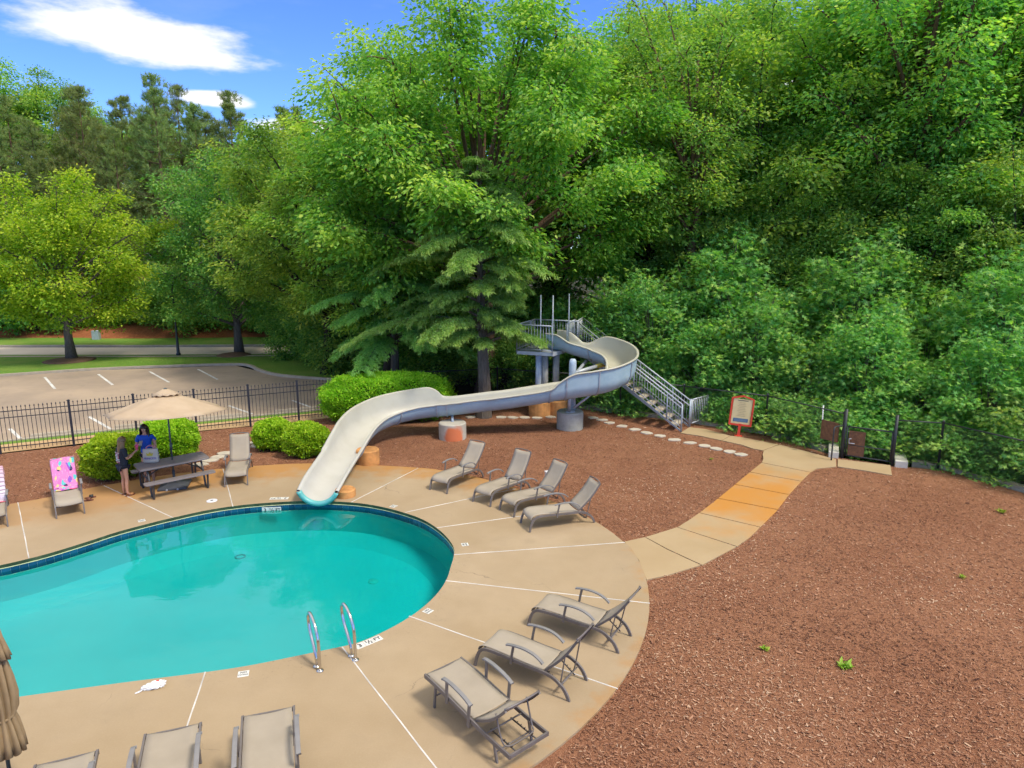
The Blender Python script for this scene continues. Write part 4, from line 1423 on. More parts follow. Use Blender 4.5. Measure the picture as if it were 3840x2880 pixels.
def scatter_chips(name, n, seed, lo, hi, lmin, lmax):
    g = np.random.default_rng(seed)
    bed = [(-15.9, 20.6), (-20, 18), (-20, 15.5), (-13.6, 15.9), (-12, 16.5), (-11, 17.3), (-9, 18.7), (-7.2, 19.4), (-4.5, 19.5), (-2, 18.9), (0, 17.6), (2.4, 14.2), (2.6, 12.0), (1.9, 9.6), (0.2, 7.1), (-1.5, 6.0), (0, 5), (15, 5), (15, 14.5), (13.4, 16.8), (12.2, 19.1), (11, 19.6), (9.9, 20.4), (8.7, 22.8), (5.7, 25), (2.4, 26.9), (-1.5, 27.6), (-6.3, 25.4), (-10.9, 23.2)]
    P = np.c_[g.uniform(-20, 15, n), g.uniform(5, 28, n)]
    # thin out with distance from the open side of the beds
    dd = np.hypot(P[:, 0], P[:, 1])
    P = P[(inside(P, bed)) & (dd > lo) & (dd < hi) & (g.random(n) < np.clip((9.5 / dd) ** 1.2, 0, 1))]
    sl = [np.array(s_) for s_ in slabs]
    on = np.zeros(len(P), bool)
    for s_ in sl:
        on |= inside(P, s_ + 0.0)
    on |= inside(P, np.array(deck_loop))
    P = P[~on]
    m_ = len(P)
    th = g.uniform(0, 6.28, m_)
    A = np.c_[np.cos(th), np.sin(th), g.normal(0, 0.28, m_)]
    Nn = np.array((0, 0, 1.0)) + g.normal(0, 0.35, (m_, 3))
    A = unit(A)
    B = unit(np.cross(A, Nn))
    L = np.where(g.random(m_) < 0.004, lmax * 1.6, g.uniform(lmin, lmax, m_))[:, None]
    Wd = L * g.uniform(0.18, 0.42, m_)[:, None]
    c = np.c_[P, g.uniform(-0.030, -0.008, m_)]
    V = np.stack([c - A * L / 2 - B * Wd / 2, c + A * L / 2 - B * Wd * 0.35, c + A * L / 2 + B * Wd / 2, c - A * L / 2 + B * Wd * 0.4], 1)
    v = np.clip(g.beta(1.4, 1.6, m_), 0, 1)
    v = np.clip(v + 0.20 * np.sin(P[:, 0] * 0.8 + 1.7 * np.sin(P[:, 1] * 0.6)) * np.sin(P[:, 1] * 0.75 + 1.1 * np.sin(P[:, 0] * 0.5)), 0, 1)
    v = np.where(g.random(m_) < 0.005, 1.0, v)
    me = np_mesh(name, V.reshape(-1, 3), np.arange(m_ * 4).reshape(-1, 4), np.repeat(v, 4))
    o = link(name, me, M['mulch_chip'])
    return tag(o, 'loose brown bark chips covering the planting beds', 'mulch', kind='stuff')


scatter_chips('mulch_chips', 700000, 5, 4.5, 30, 0.018, 0.058)


def weed(loc, seed, r, label):
    g = np.random.default_rng(seed)
    n = 26
    th = g.uniform(0, 6.28, n)
    P = np.c_[g.normal(0, r * 0.25, (n, 2)), g.uniform(0.0, 0.03, n)]
    A = np.c_[np.cos(th), np.sin(th), g.uniform(0.2, 1.1, n)]
    L = g.uniform(0.5, 1.1, n) * r
    V, F = leaf_quads(P, A, np.tile((0, 0, 1.0), (n, 1)) + g.normal(0, 0.3, (n, 3)), L, L * 0.36)
    me = np_mesh('weed', V, F, np.repeat(g.uniform(0, 1, n), 4))
    o = link('weed', me, M['weed_leaf'])
    o.location = (*loc, -0.03)
    tag(o, label, 'weed', 'weeds in the mulch')


weed((4.07, 10.1), 1, 0.09, 'small green weed in the mulch right of the nearest loungers')
weed((5.15, 9.62), 2, 0.14, 'largest yellow green weed in the mulch at lower right')
weed((8.82, 12.56), 3, 0.09, 'lone weed far out in the mulch near the right edge')
weed((11.9, 15.9), 4, 0.12, 'weed in the mulch by the chain link fence at far right')
weed((6.02, 20.1), 5, 0.07, 'tiny weed in the mulch below the stepping stones')

# ------------------------------------------------------------------ water slide
FL = [(1.50, 26.10, 2.50, .60, .60), (1.92, 25.88, 2.46, .60, .60), (2.38, 25.65, 2.32, .46, .46), (2.75, 25.54, 2.23, .45, .45), (3.20, 25.33, 2.13, .82, .44), (3.70, 24.87, 1.98, .88, .44), (3.89, 24.35, 1.80, .88, .44), (3.75, 23.80, 1.60, .88, .44), (3.25, 23.42, 1.42, .88, .44), (2.6, 23.24, 1.32, .88, .44),
      (1.98, 23.19, 1.23, .86, .45), (1.50, 23.16, 1.16, .64, .46), (1.15, 23.13, 1.10, .47, .47), (0, 23.06, .93, .47, .47), (-1, 23.0, .82, .47, .47), (-2.1, 22.95, .70, .47, .47), (-2.42, 22.93, .67, .47, .56), (-2.75, 22.9, .65, .46, .84), (-3.4, 22.72, .60, .46, .84), (-4.05, 22.25, .53, .46, .84), (-4.5, 21.5, .46, .46, .80), (-4.7, 20.6, .38, .46, .74), (-4.76, 19.7, .30, .44, .60), (-4.79, 18.8, .21, .42, .48), (-4.82, 17.8, .12, .42, .44), (-4.84, 17.1, .07, .38, .40), (-4.85, 16.42, .04, .28, .30)]
slide = empty('water_slide', (2.05, 23.75, 0), 0, 'curved fibreglass water slide with blue grey outside, ending at the pool', 'water slide')


def build_slide():
    F = np.array(spline(FL, 6))
    P = F[:, :3]
    T = np.gradient(P, axis=0)
    Th = unit(np.c_[T[:, 0], T[:, 1], np.zeros(len(T))])
    Lf = np.c_[-Th[:, 1], Th[:, 0], np.zeros(len(T))]
    r = 0.47
    org = np.array((2.05, 23.75, 0))

    def prof(hl, hr, off=0.0, nn=9):
        """inner section from the left rim to the right rim: (side, height)"""
        out = []
        rr = r + off

        def wall(h, sgn):
            h0 = min(h, r)
            a1 = math.acos(max(-1, 1 - h0 / r))
            pts = [(sgn * rr * math.sin(a1 * k / nn), r - rr * math.cos(a1 * k / nn)) for k in range(1, nn + 1)]
            ex = max(0, h - r)
            for k in range(1, 4):
                pts.append((sgn * (pts[nn - 1][0] * sgn + 0.03 * (ex > 0) * k / 3), pts[nn - 1][1] + ex * k / 3))
            return pts
        lw, rw = wall(hl, 1), wall(hr, -1)
        return lw[::-1] + [(0, -off)] + rw
    inner, rim_l, rim_r, outer = [], [], [], []
    for i in range(len(P)):
        hl, hr = F[i, 3], F[i, 4]
        pr = prof(hl, hr)
        inner.append([tuple(P[i] + Lf[i] * a + np.array((0, 0, b)) - org) for a, b in pr])
        po = prof(hl, hr, 0.045)
        outer.append([tuple(P[i] + Lf[i] * a + np.array((0, 0, b - 0.012)) - org) for a, b in po])
        for rl, (a, b), sg in ((rim_l, pr[0], 1), (rim_r, pr[-1], -1)):
            q = lambda s_, z_: tuple(P[i] + Lf[i] * (a + sg * s_) + np.array((0, 0, b + z_)) - org)
            rl.append([q(0.0, 0.0), q(0.02, 0.022), q(0.06, 0.026), q(0.088, 0.012), q(0.09, -0.028), q(0.045, -0.03)])
    MB().grid(inner).build('channel', M['slide_inside'], slide, smooth=True)
    MB().grid([list(reversed(x)) for x in outer]).build('shell', M['slide_outside'], slide, smooth=True)
    for rl in (rim_l, rim_r):
        MB().grid(rl).build('rim', M['slide_inside'], slide, smooth=True)
    # soft teal padding on the mouth
    e = len(P) - 1
    pad = []
    t = Th[e]
    for (a, b) in prof(F[e, 3], F[e, 4], 0.02, 9):
        c = P[e] + Lf[e] * a + np.array((0, 0, b)) - org
        n_ = unit(np.array((a, b - r)))
        pad.append((c, Lf[e] * n_[0] + np.array((0, 0, n_[1]))))
    mb = MB()
    rows = []
    for c, nrm in pad:
        rows.append([tuple(c + nrm * 0.075 - t * 0.10), tuple(c + nrm * 0.085 + t * 0.02), tuple(c + nrm * 0.03 + t * 0.055), tuple(c - nrm * 0.03 + t * 0.03), tuple(c - nrm * 0.035 - t * 0.05)])
    mb.grid(rows)
    mb.build('mouth_pad', M['teal_trim'], slide, smooth=True)
    # flange ribs where the sections are bolted together
    for i in [int(len(P) * f) for f in (0.135, 0.20, 0.275, 0.335, 0.40, 0.455, 0.585, 0.625, 0.72, 0.86)]:
        pr = prof(F[i, 3], F[i, 4], 0.075)
        pi = prof(F[i, 3], F[i, 4], 0.03)
        rows = []
        for (a, b), (a2, b2) in zip(pr, pi):
            c = P[i] + Lf[i] * a + np.array((0, 0, b - 0.012)) - org
            c2 = P[i] + Lf[i] * a2 + np.array((0, 0, b2 - 0.012)) - org
            rows.append([tuple(c2 - Th[i] * 0.02), tuple(c - Th[i] * 0.02), tuple(c + Th[i] * 0.02), tuple(c2 + Th[i] * 0.02)])
        MB().grid(rows).build('flange', M['galv_grey'], slide, smooth=False)
    # concrete footings, steel posts
    for (x, y, rad, h, m_) in ((2.05, 23.78, .47, .60, 'pedestal_concrete'), (-2.0, 22.52, .46, .52, 'pedestal_rusty'), (-4.28, 19.75, .34, .42, 'pedestal_orange'), (-4.30, 16.98, .26, .20, 'pedestal_orange')):
        o = MB().lathe([(rad * 1.0, -0.06), (rad * 1.01, h * 0.6), (rad, h - 0.03), (rad - 0.03, h), (0.0, h)], 26).build('footing', M[m_], slide, smooth=False)
        o.location = (x - org[0], y - org[1], 0)
        sm = o.data.polygons
        sm.foreach_set('use_smooth', [True] * len(sm))
        o.modifiers.new('edge', 'EDGE_SPLIT').split_angle = R(40)
    L_ = lambda x, y, z: (x - org[0], y - org[1], z)
    MB().lathe([(0.13, 0.60), (0.13, 2.30), (0.12, 2.37), (0.08, 2.42), (0.0, 2.43)], 20, (0.08, 0.22)).build('column', M['column_blue'], slide, smooth=True)
    MB().box(-0.16, 0.16, -0.22, 0.14, 0.60, 0.625).build('base_plate', M['galv_light'], slide)
    MB().tube([L_(2.0, 23.6, .6), L_(1.98, 23.25, 1.2)], 0.06, 10).build('strut', M['galv_light'], slide, smooth=True)
    MB().tube([L_(2.15, 23.55, .75), L_(2.75, 23.35, 1.3)], 0.04, 8).build('strut', M['galv_light'], slide, smooth=True)
    MB().tube([L_(2.13, 23.97, 1.9), L_(3.05, 24.7, 2.02)], 0.07, 8).build('arm', M['galv_light'], slide, smooth=True)
    MB().tube([L_(3.05, 24.7, 2.02), L_(3.4, 25.0, 2.06)], 0.085, 8).build('arm_end', M['yellow_paint'], slide, smooth=True)
    MB().tube([L_(2.13, 23.97, 1.75), L_(2.75, 25.4, 2.10)], 0.06, 8).build('arm', M['galv_light'], slide, smooth=True)
    MB().tube([L_(-2.0, 22.55, .5), L_(-2.02, 22.8, .70)], 0.05, 8).build('strut', M['galv_grey'], slide, smooth=True)
    MB().tube([L_(-4.35, 19.75, .38), L_(-4.6, 19.72, .34)], 0.05, 8).build('strut', M['galv_grey'], slide, smooth=True)


build_slide()

# ------------------------------------------------------------------ slide tower and stairs
tower = empty('slide_tower', (1.2, 25.9, 0), 0, 'grey steel stair tower with railed platform at the top of the slide', 'stair tower')
TO = Vector((1.2, 25.9, 0))
TM = {'g': M['galv_grey'], 'l': M['galv_light']}


def tb(name, pts, r, m=None, n=6, parent=None):
    return MB().tube([Vector(p) - TO for p in pts], r, n).build(name, m or M['galv_grey'], parent or tower, smooth=True)


au = R(-22.6)
U, Vv = Vector((math.cos(au), math.sin(au), 0)), Vector((-math.sin(au), math.cos(au), 0))
Q0 = Vector((0.18, 25.68, 0))                    # front left corner of the platform


def pf(a, b, z):
    return Q0 + U * a + Vv * b + Vector((0, 0, z))


ZP = 2.45
mb = MB()
cs = [pf(0, 0, 0), pf(1.42, 0, 0), pf(1.75, 1.9, 0), pf(0, 1.9, 0)]
mb.prism([(c.x - TO.x, c.y - TO.y) for c in cs], ZP - 0.13, ZP)
mb.build('platform', M['galv_light'], tower)
for (a, b, m_, rad) in ((0.75, 0.35, 'column_blue', .12), (0.98, 0.42, 'column_tan', .12), (1.3, 0.75, 'column_tan', .13)):
    p = pf(a, b, 0)
    tb('column', [(p.x, p.y, 0.4), (p.x, p.y, ZP - 0.13)], rad, M[m_], 14)
for (a, b) in ((0.80, 0.35), (1.35, 0.8)):
    p = pf(a, b, 0)
    o = MB().lathe([(.42, -0.06), (.42, .50), (.39, .53), (0, .53)], 22).build('footing', M['pedestal_orange'], tower, smooth=False)
    o.location = (p.x - TO.x, p.y - TO.y, 0)
MB().box(-0.11, 0.11, -0.09, 0.09, 0, 0.42, Matrix.Translation(Vector((0.86, 25.75, -0.03)) - TO)).build('junction_box', M['cover_grey'], tower, bevel=0.01)


def railing(a, b, z0a, z0b, h=0.98, step=0.115, posts=True, gap=0.08):
    """posts, rails and one object for each baluster; a, b are plan points"""
    a, b = Vector(a), Vector(b)
    pa, pb = Vector((a.x, a.y, z0a)), Vector((b.x, b.y, z0b))
    up = Vector((0, 0, h))
    tb('rail', [pa + up, pb + up], 0.026, M['galv_light'], 8)
    tb('rail', [pa + Vector((0, 0, gap)), pb + Vector((0, 0, gap))], 0.018, M['galv_light'], 6)
    n_ = max(2, int((pb - pa).to_2d().length / step))
    for i in range(n_ + 1):
        p = pa.lerp(pb, i / n_)
        big = i in (0, n_) or (posts and i % 12 == 0)
        if big:
            tb('post', [p + Vector((0, 0, -0.05)), p + up], 0.028, M['galv_grey'], 6)
        else:
            tb('baluster', [p + Vector((0, 0, gap)), p + up], 0.0095, M['galv_light'], 4)


def p2(v):
    return (v.x, v.y)


railing(p2(pf(0, 0, 0)), p2(pf(1.40, 0, 0)), ZP, ZP)
railing(p2(pf(0, 0, 0)), p2(pf(0, 1.9, 0)), ZP, ZP)
railing(p2(pf(0, 1.9, 0)), p2(pf(1.75, 1.9, 0)), ZP, ZP)
railing(p2(pf(1.75, 1.9, 0)), p2(Vector((2.88, 28.15, 0))), ZP, ZP)
railing(p2(pf(1.62, 1.05, 0)), p2(Vector((2.50, 27.40, 0))), ZP, ZP)
# roof posts and the low canopy hidden in the cedar
for (a, b) in ((0.93, 0.03), (1.41, 0.0), (1.68, 1.05)):
    p = pf(a, b, 0)
    tb('roof_post', [(p.x, p.y, ZP), (p.x, p.y, 4.55)], 0.028, M['galv_light'], 6)
# stair flight
s_top_n, s_top_f = Vector((2.50, 27.40, ZP)), Vector((2.88, 28.15, ZP))
s_bot_n, s_bot_f = Vector((5.86, 23.22, 0.0)), Vector((6.30, 23.88, 0.0))
# landing between platform and flight
mb = MB()
lp = [pf(1.3, 0.75, 0), s_top_n, s_top_f, pf(1.75, 1.9, 0)]
mb.prism([(q.x - TO.x, q.y - TO.y) for q in lp], ZP - 0.10, ZP - 0.004)
mb.build('landing', M['galv_light'], tower)
for (a, b) in ((s_top_n, s_bot_n), (s_top_f, s_bot_f)):
    d = (b - a)
    sd = Vector((-d.y, d.x, 0)).normalized() * 0.02
    mb = MB()
    lo, hi = Vector((0, 0, -0.22)), Vector((0, 0, 0.03))
    A_, B_ = a - TO, b - TO
    mb.add([A_ + lo - sd, B_ + Vector((0, 0, -0.02)) - sd, B_ + hi - sd, A_ + hi - sd, A_ + lo + sd, B_ + Vector((0, 0, -0.02)) + sd, B_ + hi + sd, A_ + hi + sd], [(0, 1, 2, 3), (7, 6, 5, 4), (0, 4, 5, 1), (3, 2, 6, 7), (1, 5, 6, 2), (0, 3, 7, 4)])
    mb.build('stringer', M['galv_grey'], tower)
    railing(p2(a), p2(b), ZP + 0.02, 0.0, 0.95, 0.13, True, 0.14)
NT = 14
for i in range(1, NT):
    t = i / NT
    a, b = s_top_n.lerp(s_bot_n, t), s_top_f.lerp(s_bot_f, t)
    fwd = (s_bot_n - s_top_n)
    fwd.z = 0
    fwd = fwd.normalized() * 0.15
    mb = MB()
    z = Vector((0, 0, 0.03))
    A_, B_ = a - TO - Vector((0, 0, 0.02)), b - TO - Vector((0, 0, 0.02))
    ins = (B_ - A_).normalized() * 0.024
    A_, B_ = A_ + ins, B_ - ins
    q = [A_ - fwd, B_ - fwd, B_ + fwd, A_ + fwd]
    mb.add([v_ - z for v_ in q] + [v_ + z for v_ in q], [(3, 2, 1, 0), (4, 5, 6, 7), (0, 1, 5, 4), (1, 2, 6, 5), (2, 3, 7, 6), (3, 0, 4, 7)])
    mb.build('tread', M['tread_wood'], tower)
# inner hand rail along the flight, posts at the foot
up = Vector((0, 0, 0.78))
inn = (s_top_f - s_top_n).normalized() * 0.09
tb('hand_rail', [s_top_f + up - inn, s_bot_f + up - inn], 0.022, M['galv_light'], 8)
tb('hand_rail', [s_top_n + up + inn, s_bot_n + up + inn], 0.022, M['galv_light'], 8)
# hinged gate standing open at the foot of the stairs
gt = empty('stair_gate', (6.34, 23.92, 0), 0, 'open grey steel gate hinged at the foot of the slide stairs', 'gate')
ga, gb = Vector((0, 0, 0)), Vector((0.80, 0.74, 0))


def gp(name, pts, r, m='galv_light', n=6):
    return MB().tube(pts, r, n).build(name, M[m], gt, smooth=True)


gp('gate_post', [ga + Vector((-0.02, -0.03, -0.03)), ga + Vector((-0.02, -0.03, 1.0))], 0.032, 'galv_grey')
fr_ = [ga + Vector((.05, .04, .10)), ga + Vector((.05, .04, .96)), gb + Vector((0, 0, .96)), gb + Vector((0, 0, .10)), ga + Vector((.05, .04, .10))]
for i in range(4):
    gp('frame_bar', [fr_[i], fr_[i + 1]], 0.028)
for i in range(1, 9):
    p = (ga + Vector((.05, .04, 0))).lerp(gb, i / 9)
    gp('baluster', [p + Vector((0, 0, .1)), p + Vector((0, 0, .96))], 0.016, 'galv_light', 4)
MB().box(-0.03, 0.03, -0.03, 0.03, 0.45, 0.56, Matrix.Translation(gb)).build('latch', M['galv_grey'], gt)

# ------------------------------------------------------------------ iron picket fence
FP = [(-19.0, 19.1), (-17.4, 19.95), (-15.9, 20.69), (-14.15, 21.56), (-12.58, 22.46), (-10.92, 23.23), (-9.34, 23.98), (-7.84, 24.75), (-6.35, 25.40), (-4.9, 26.1)]
fence = empty('iron_fence', (-9.34, 23.98, 0), 0, 'black iron picket fence between the pool garden and the car park', 'fence')
FO = Vector((-9.34, 23.98, 0))
pick = MB().tube([(0, 0, 0.05), (0, 0, 1.40)], 0.011, 4).lathe([(0.011, 1.40), (0.020, 1.425), (0.010, 1.45), (0.0, 1.475)], 6).mesh('picket')
pick.materials.append(M['iron_black'])
post = MB().box(-0.034, 0.034, -0.034, 0.034, -0.05, 1.47).lathe([(0.05, 1.47), (0.05, 1.49), (0.0, 1.52)], 4).mesh('post')
post.materials.append(M['iron_black'])


def inst(name, me, parent, loc, rz=0.0):
    o = bpy.data.objects.new(name, me)
    COL.objects.link(o)
    o.parent = parent
    o.location = loc
    o.rotation_euler = (0, 0, rz)
    return o


for i in range(len(FP) - 1):
    a, b = Vector((*FP[i], 0)) - FO, Vector((*FP[i + 1], 0)) - FO
    d = b - a
    az = math.atan2(d.y, d.x)
    inst('post', post, fence, a, az)
    for z in (0.16, 1.10, 1.30):
        MB().tube([a + Vector((0, 0, z)), b + Vector((0, 0, z))], 0.017, 4).build('rail', M['iron_black'], fence)
    n_ = int(round(d.length / 0.118))
    for k in range(1, n_):
        inst('picket', pick, fence, a.lerp(b, k / n_), az)
inst('post', post, fence, Vector((*FP[-1], 0)) - FO, 0.5)

# ------------------------------------------------------------------ chain link fence, gate and walls
CL = [(-3.6, 27.2), (-0.6, 28.0), (2.4, 26.85), (4.13, 25.81), (6.2, 24.45), (8.62, 22.82), (10.05, 20.33)]
CR = [(11.19, 19.55), (12.35, 19.22), (13.85, 16.4), (15.0, 14.2)]


def chain(pts, label, h=1.35, z0=0.0):
    o0 = Vector((*pts[0], 0))
    f = empty('chain_link_fence', o0, 0, label, 'fence')
    wires = MB()
    for i in range(len(pts) - 1):
        a, b = Vector((*pts[i], z0)) - o0, Vector((*pts[i + 1], z0)) - o0
        d = b - a
        ln = d.length
        u = d / ln
        MB().tube([a + Vector((0, 0, h)), b + Vector((0, 0, h))], 0.02, 6).build('top_rail', M['chain_black'], f, smooth=True)
        sp = 0.062
        nn = Vector((-u.y, u.x, 0)) * 0.004
        k = -int(h / sp) - 1
        while k * sp < ln:
            for sg in (1, -1):
                s0 = k * sp
                s1 = s0 + (h - 0.05)
                za, zb = 0.05, h
                if s0 < 0:
                    za += -s0
                    s0 = 0
                if s1 > ln:
                    zb -= s1 - ln
                    s1 = ln
                if s1 > s0 and zb > za:
                    if sg == 1:
                        p, q = a + u * s0 + Vector((0, 0, za)), a + u * s1 + Vector((0, 0, zb))
                    else:
                        p, q = a + u * s0 + Vector((0, 0, h + 0.05 - za)), a + u * s1 + Vector((0, 0, h + 0.05 - zb))
                    wires.tube([p + nn * sg, q + nn * sg], 0.0020, 3, caps=False)
            k += 1
    wires.build('mesh_wire', M['chain_black'], f)
    for p in pts:
        q = Vector((*p, 0)) - o0
        MB().lathe([(0.034, -0.3), (0.034, h + 0.02), (0.042, h + 0.03), (0.036, h + 0.07), (0.0, h + 0.09)], 10, (q.x, q.y)).build('post', M['chain_black'], f, smooth=True)
    return f


chain(CL, 'black chain link fence running from behind the slide to the gate')
chain(CR, 'black chain link fence from the gate to the right edge')
g2 = empty('garden_gate', (10.07, 20.27, 0), 0, 'low black chain link gate at the end of the walkway', 'gate')
ga, gb = Vector((0.06, -0.04, 0)), Vector((1.08, -0.68, 0))


def gq(name, pts, r, n=8):
    return MB().tube(pts, r, n).build(name, M['chain_black'], g2, smooth=True)


Z = lambda z: Vector((0, 0, z))
gq('frame_bar', [ga + Z(.98), gb + Z(.98)], 0.022)
gq('frame_bar', [ga + Z(.08), gb + Z(.08)], 0.022)
gq('frame_bar', [ga + Z(.42), gb + Z(.42)], 0.018)
gq('frame_bar', [ga + Z(.08), ga + Z(.98)], 0.022)
gq('frame_bar', [gb + Z(.08), gb + Z(.98)], 0.022)
gq('hinge_post', [ga + Vector((-.06, .05, -.05)), ga + Vector((-.06, .05, 1.5))], 0.045)
gq('latch_post', [gb + Vector((.05, -.04, -.05)), gb + Vector((.05, -.04, 1.5))], 0.045)
gw = MB()
d = gb - ga
for k in range(-16, 20):
    for sg in (1, -1):
        s0, s1 = k * 0.062, k * 0.062 + 0.9
        za, zb = .08, .98
        if s0 < 0:
            za -= s0
            s0 = 0
        if s1 > d.length:
            zb -= s1 - d.length
            s1 = d.length
        if s1 > s0:
            u = d.normalized()
            gw.tube([ga + u * s0 + Z(za if sg == 1 else 1.06 - za), ga + u * s1 + Z(zb if sg == 1 else 1.06 - zb)], 0.002, 3, caps=False)
gw.build('mesh_wire', M['chain_black'], g2)
u = d.normalized()
pn = MB()
nv = Vector((-u.y, u.x, 0)) * 0.012
a, b = ga + u * 0.05, ga + u * 0.50
pn.add([a + Z(.10) - nv, b + Z(.10) - nv, b + Z(.86) - nv, a + Z(.86) - nv, a + Z(.10) + nv, b + Z(.10) + nv, b + Z(.86) + nv, a + Z(.86) + nv], [(0, 1, 2, 3), (7, 6, 5, 4), (0, 4, 5, 1), (1, 5, 6, 2), (2, 6, 7, 3), (3, 7, 4, 0)])
pn.build('board', M['board_brown'], g2)
MB().tube([ga + u * .1 + Z(.62) + Vector((0, -.06, 0)), ga + u * .04 + Z(.62) + Vector((0, -.06, 0)), ga + u * .04 + Z(.48) + Vector((0, -.06, 0)), ga + u * .2 + Z(.48) + Vector((0, -.06, 0))], 0.014, 6).build('lever', M['galv_light'], g2, smooth=True)
# brown board tied to the fence beside the gate
fb = MB()
a, b = Vector((9.78, 20.80, 0)), Vector((10.03, 20.37, 0))
nv = Vector((-.5, -.28, 0)) * 0.05
fb.box(-0.02, 0.02, -0.30, 0.30, 0.42, 1.02, Matrix.Translation((9.80, 20.66, 0)) @ Matrix.Rotation(R(30), 4, 'Z'))
tag(fb.build('brown_board', M['board_brown'], bevel=0.004), 'rusty brown board fixed to the fence left of the gate', 'board')
hr_ = MB().tube(spline([(9.60, 19.98, -0.02), (9.61, 20.0, .5), (9.62, 20.02, .92), (9.68, 20.08, 1.0), (9.80, 20.16, 1.0), (10.0, 20.27, 1.0)], 3), 0.022, 8).build('pipe_handrail', M['chain_black'], smooth=True)
tag(hr_, 'bent black pipe handrail standing just left of the gate', 'handrail')
for lab, q in (('pale concrete block lying left of the garden gate', [(9.66, 20.30), (9.94, 20.24), (10.46, 21.4), (10.19, 21.5)]), ('pale concrete block lying right of the garden gate', [(11.20, 19.40), (11.52, 19.30), (12.05, 20.5), (11.78, 20.62)])):
    tag(MB().prism(q, -0.05, 0.16).build('concrete_block', M['pale_concrete'], bevel=0.015), lab, 'block')
tag(MB().tube([(9.9, 21.4, -0.1), (9.88, 21.42, 1.35)], 0.02, 6).build('white_stake', M['white_plastic'], smooth=True), 'thin white stake standing behind the fence near the gate', 'stake')


def wall(pts, label, h=0.20, bl=0.46, z0=-0.12, drop=0.0):
    o0 = Vector((*pts[0], 0))
    w = empty('retaining_wall', o0, 0, label, 'wall')
    me = MB().box(-bl / 2 + 0.004, bl / 2 - 0.004, -0.13, 0.13, 0, h).mesh('block')
    me.materials.append(M['kerb_concrete'])
    P = [Vector((*p, 0)) for p in pts]
    for i in range(len(P) - 1):
        d = P[i + 1] - P[i]
        n_ = max(1, int(round(d.length / bl)))
        for k in range(n_):
            p = P[i] + d * ((k + 0.5) / n_) - o0
            o = inst('block', me, w, (p.x, p.y, z0 + rg.uniform(-.008, .008)), math.atan2(d.y, d.x) + rg.uniform(-.02, .02))
            o.scale = (d.length / n_ / bl, 1, 1)
            o2 = inst('block', me, w, (p.x, p.y, z0 - h + 0.003 + rg.uniform(-.004, .004)), math.atan2(d.y, d.x))
            o2.scale = (d.length / n_ / bl * 0.99, 0.96, 1)
    return w


wall([(2.6, 27.1), (4.3, 26.1), (6.3, 24.8), (8.9, 22.95), (10.0, 21.2)], 'low block retaining wall under the fence left of the gate')
wall([(11.9, 19.75), (12.6, 19.35), (14.15, 16.5), (15.3, 14.3)], 'low block retaining wall under the fence right of the gate')

# ------------------------------------------------------------------ rules sign
sg = empty('rules_sign', (7.68, 22.72, 0), R(-14), 'red framed pool rules sign on a post beside the walkway', 'sign')
sg.rotation_euler = (0, R(4), R(-14))
MB().box(-0.045, 0.045, -0.03, 0.03, -0.03, 0.42).build('post', M['sign_red'], sg, bevel=0.006)
MB().box(-0.12, 0.12, -0.10, 0.10, -0.03, 0.0).build('foot_plate', M['sign_red'], sg)
for (x0, x1, z0, z1) in ((-.375, -.315, .34, 1.28), (.315, .375, .34, 1.28), (-.315, .315, .34, .40)):
    MB().box(x0, x1, -0.03, 0.03, z0, z1).build('frame_bar', M['sign_red'], sg, bevel=0.005)
for s_ in (-1, 1):
    MB().tube([(s_ * .345, 0, 1.275), (0, 0, 1.37)], 0.034, 4).build('frame_bar', M['sign_red'], sg)
pan = MB().box(-0.305, 0.305, -0.012, 0.012, 0.41, 1.265).build('panel', M['sign_cream'], sg)
MB().box(-0.24, 0.24, -0.0155, -0.0135, 0.475, 0.60).build('blue_box', M['sign_blue'], pan)
for z in (.505, .535, .565):
    MB().box(-0.20, 0.20, -0.018, -0.016, z - .004, z + .004).build('text_line', M['sign_pale'], pan)
MB().box(-0.17, 0.17, -0.0155, -0.0135, 1.205, 1.228).build('text_line', M['ink_black'], pan)
for i in range(9):
    z = 1.14 - i * 0.057
    wv = 0.10 + 0.05 * ((i * 7) % 3) / 2
    MB().box(-wv, wv * 0.9, -0.0155, -0.0135, z - .007, z + .007).build('text_line', M['sign_ink'], pan)

# ------------------------------------------------------------------ stepping stones
stn = [(-1.55, 25.32), (-0.43, 25.29), (0.01, 25.25), (0.46, 25.25), (0.93, 25.2), (1.43, 25.31), (1.95, 25.25), (3.03, 25.21), (3.32, 24.89), (3.55, 24.45), (3.94, 23.99), (4.31, 23.53), (4.65, 23.09), (5.01, 22.72), (5.4, 22.23), (5.84, 21.88), (6.2, 21.53), (6.48, 21.22), (6.82, 20.9), (7.07, 20.59)]
ordw = ['first', 'second', 'third', 'fourth', 'fifth', 'sixth', 'seventh', 'eighth', 'ninth', 'tenth', 'eleventh', 'twelfth', 'thirteenth']


def stone(p, rad, lab, seed, grp):
    g = random.Random(seed)
    n_ = 9
    pl = []
    for k in range(n_):
        th = 2 * math.pi * k / n_ + g.uniform(-.2, .2)
        r_ = rad * g.uniform(.78, 1.12)
        pl.append((r_ * math.cos(th) * 1.15, r_ * math.sin(th) * 0.85))
    o = MB().prism(pl, -0.05, 0.012).build('stepping_stone', M['stone'], bevel=0.008)
    o.location = (p[0], p[1], -0.01)
    o.rotation_euler = (0, 0, g.uniform(-.5, .5))
    tag(o, lab, 'stone', grp)


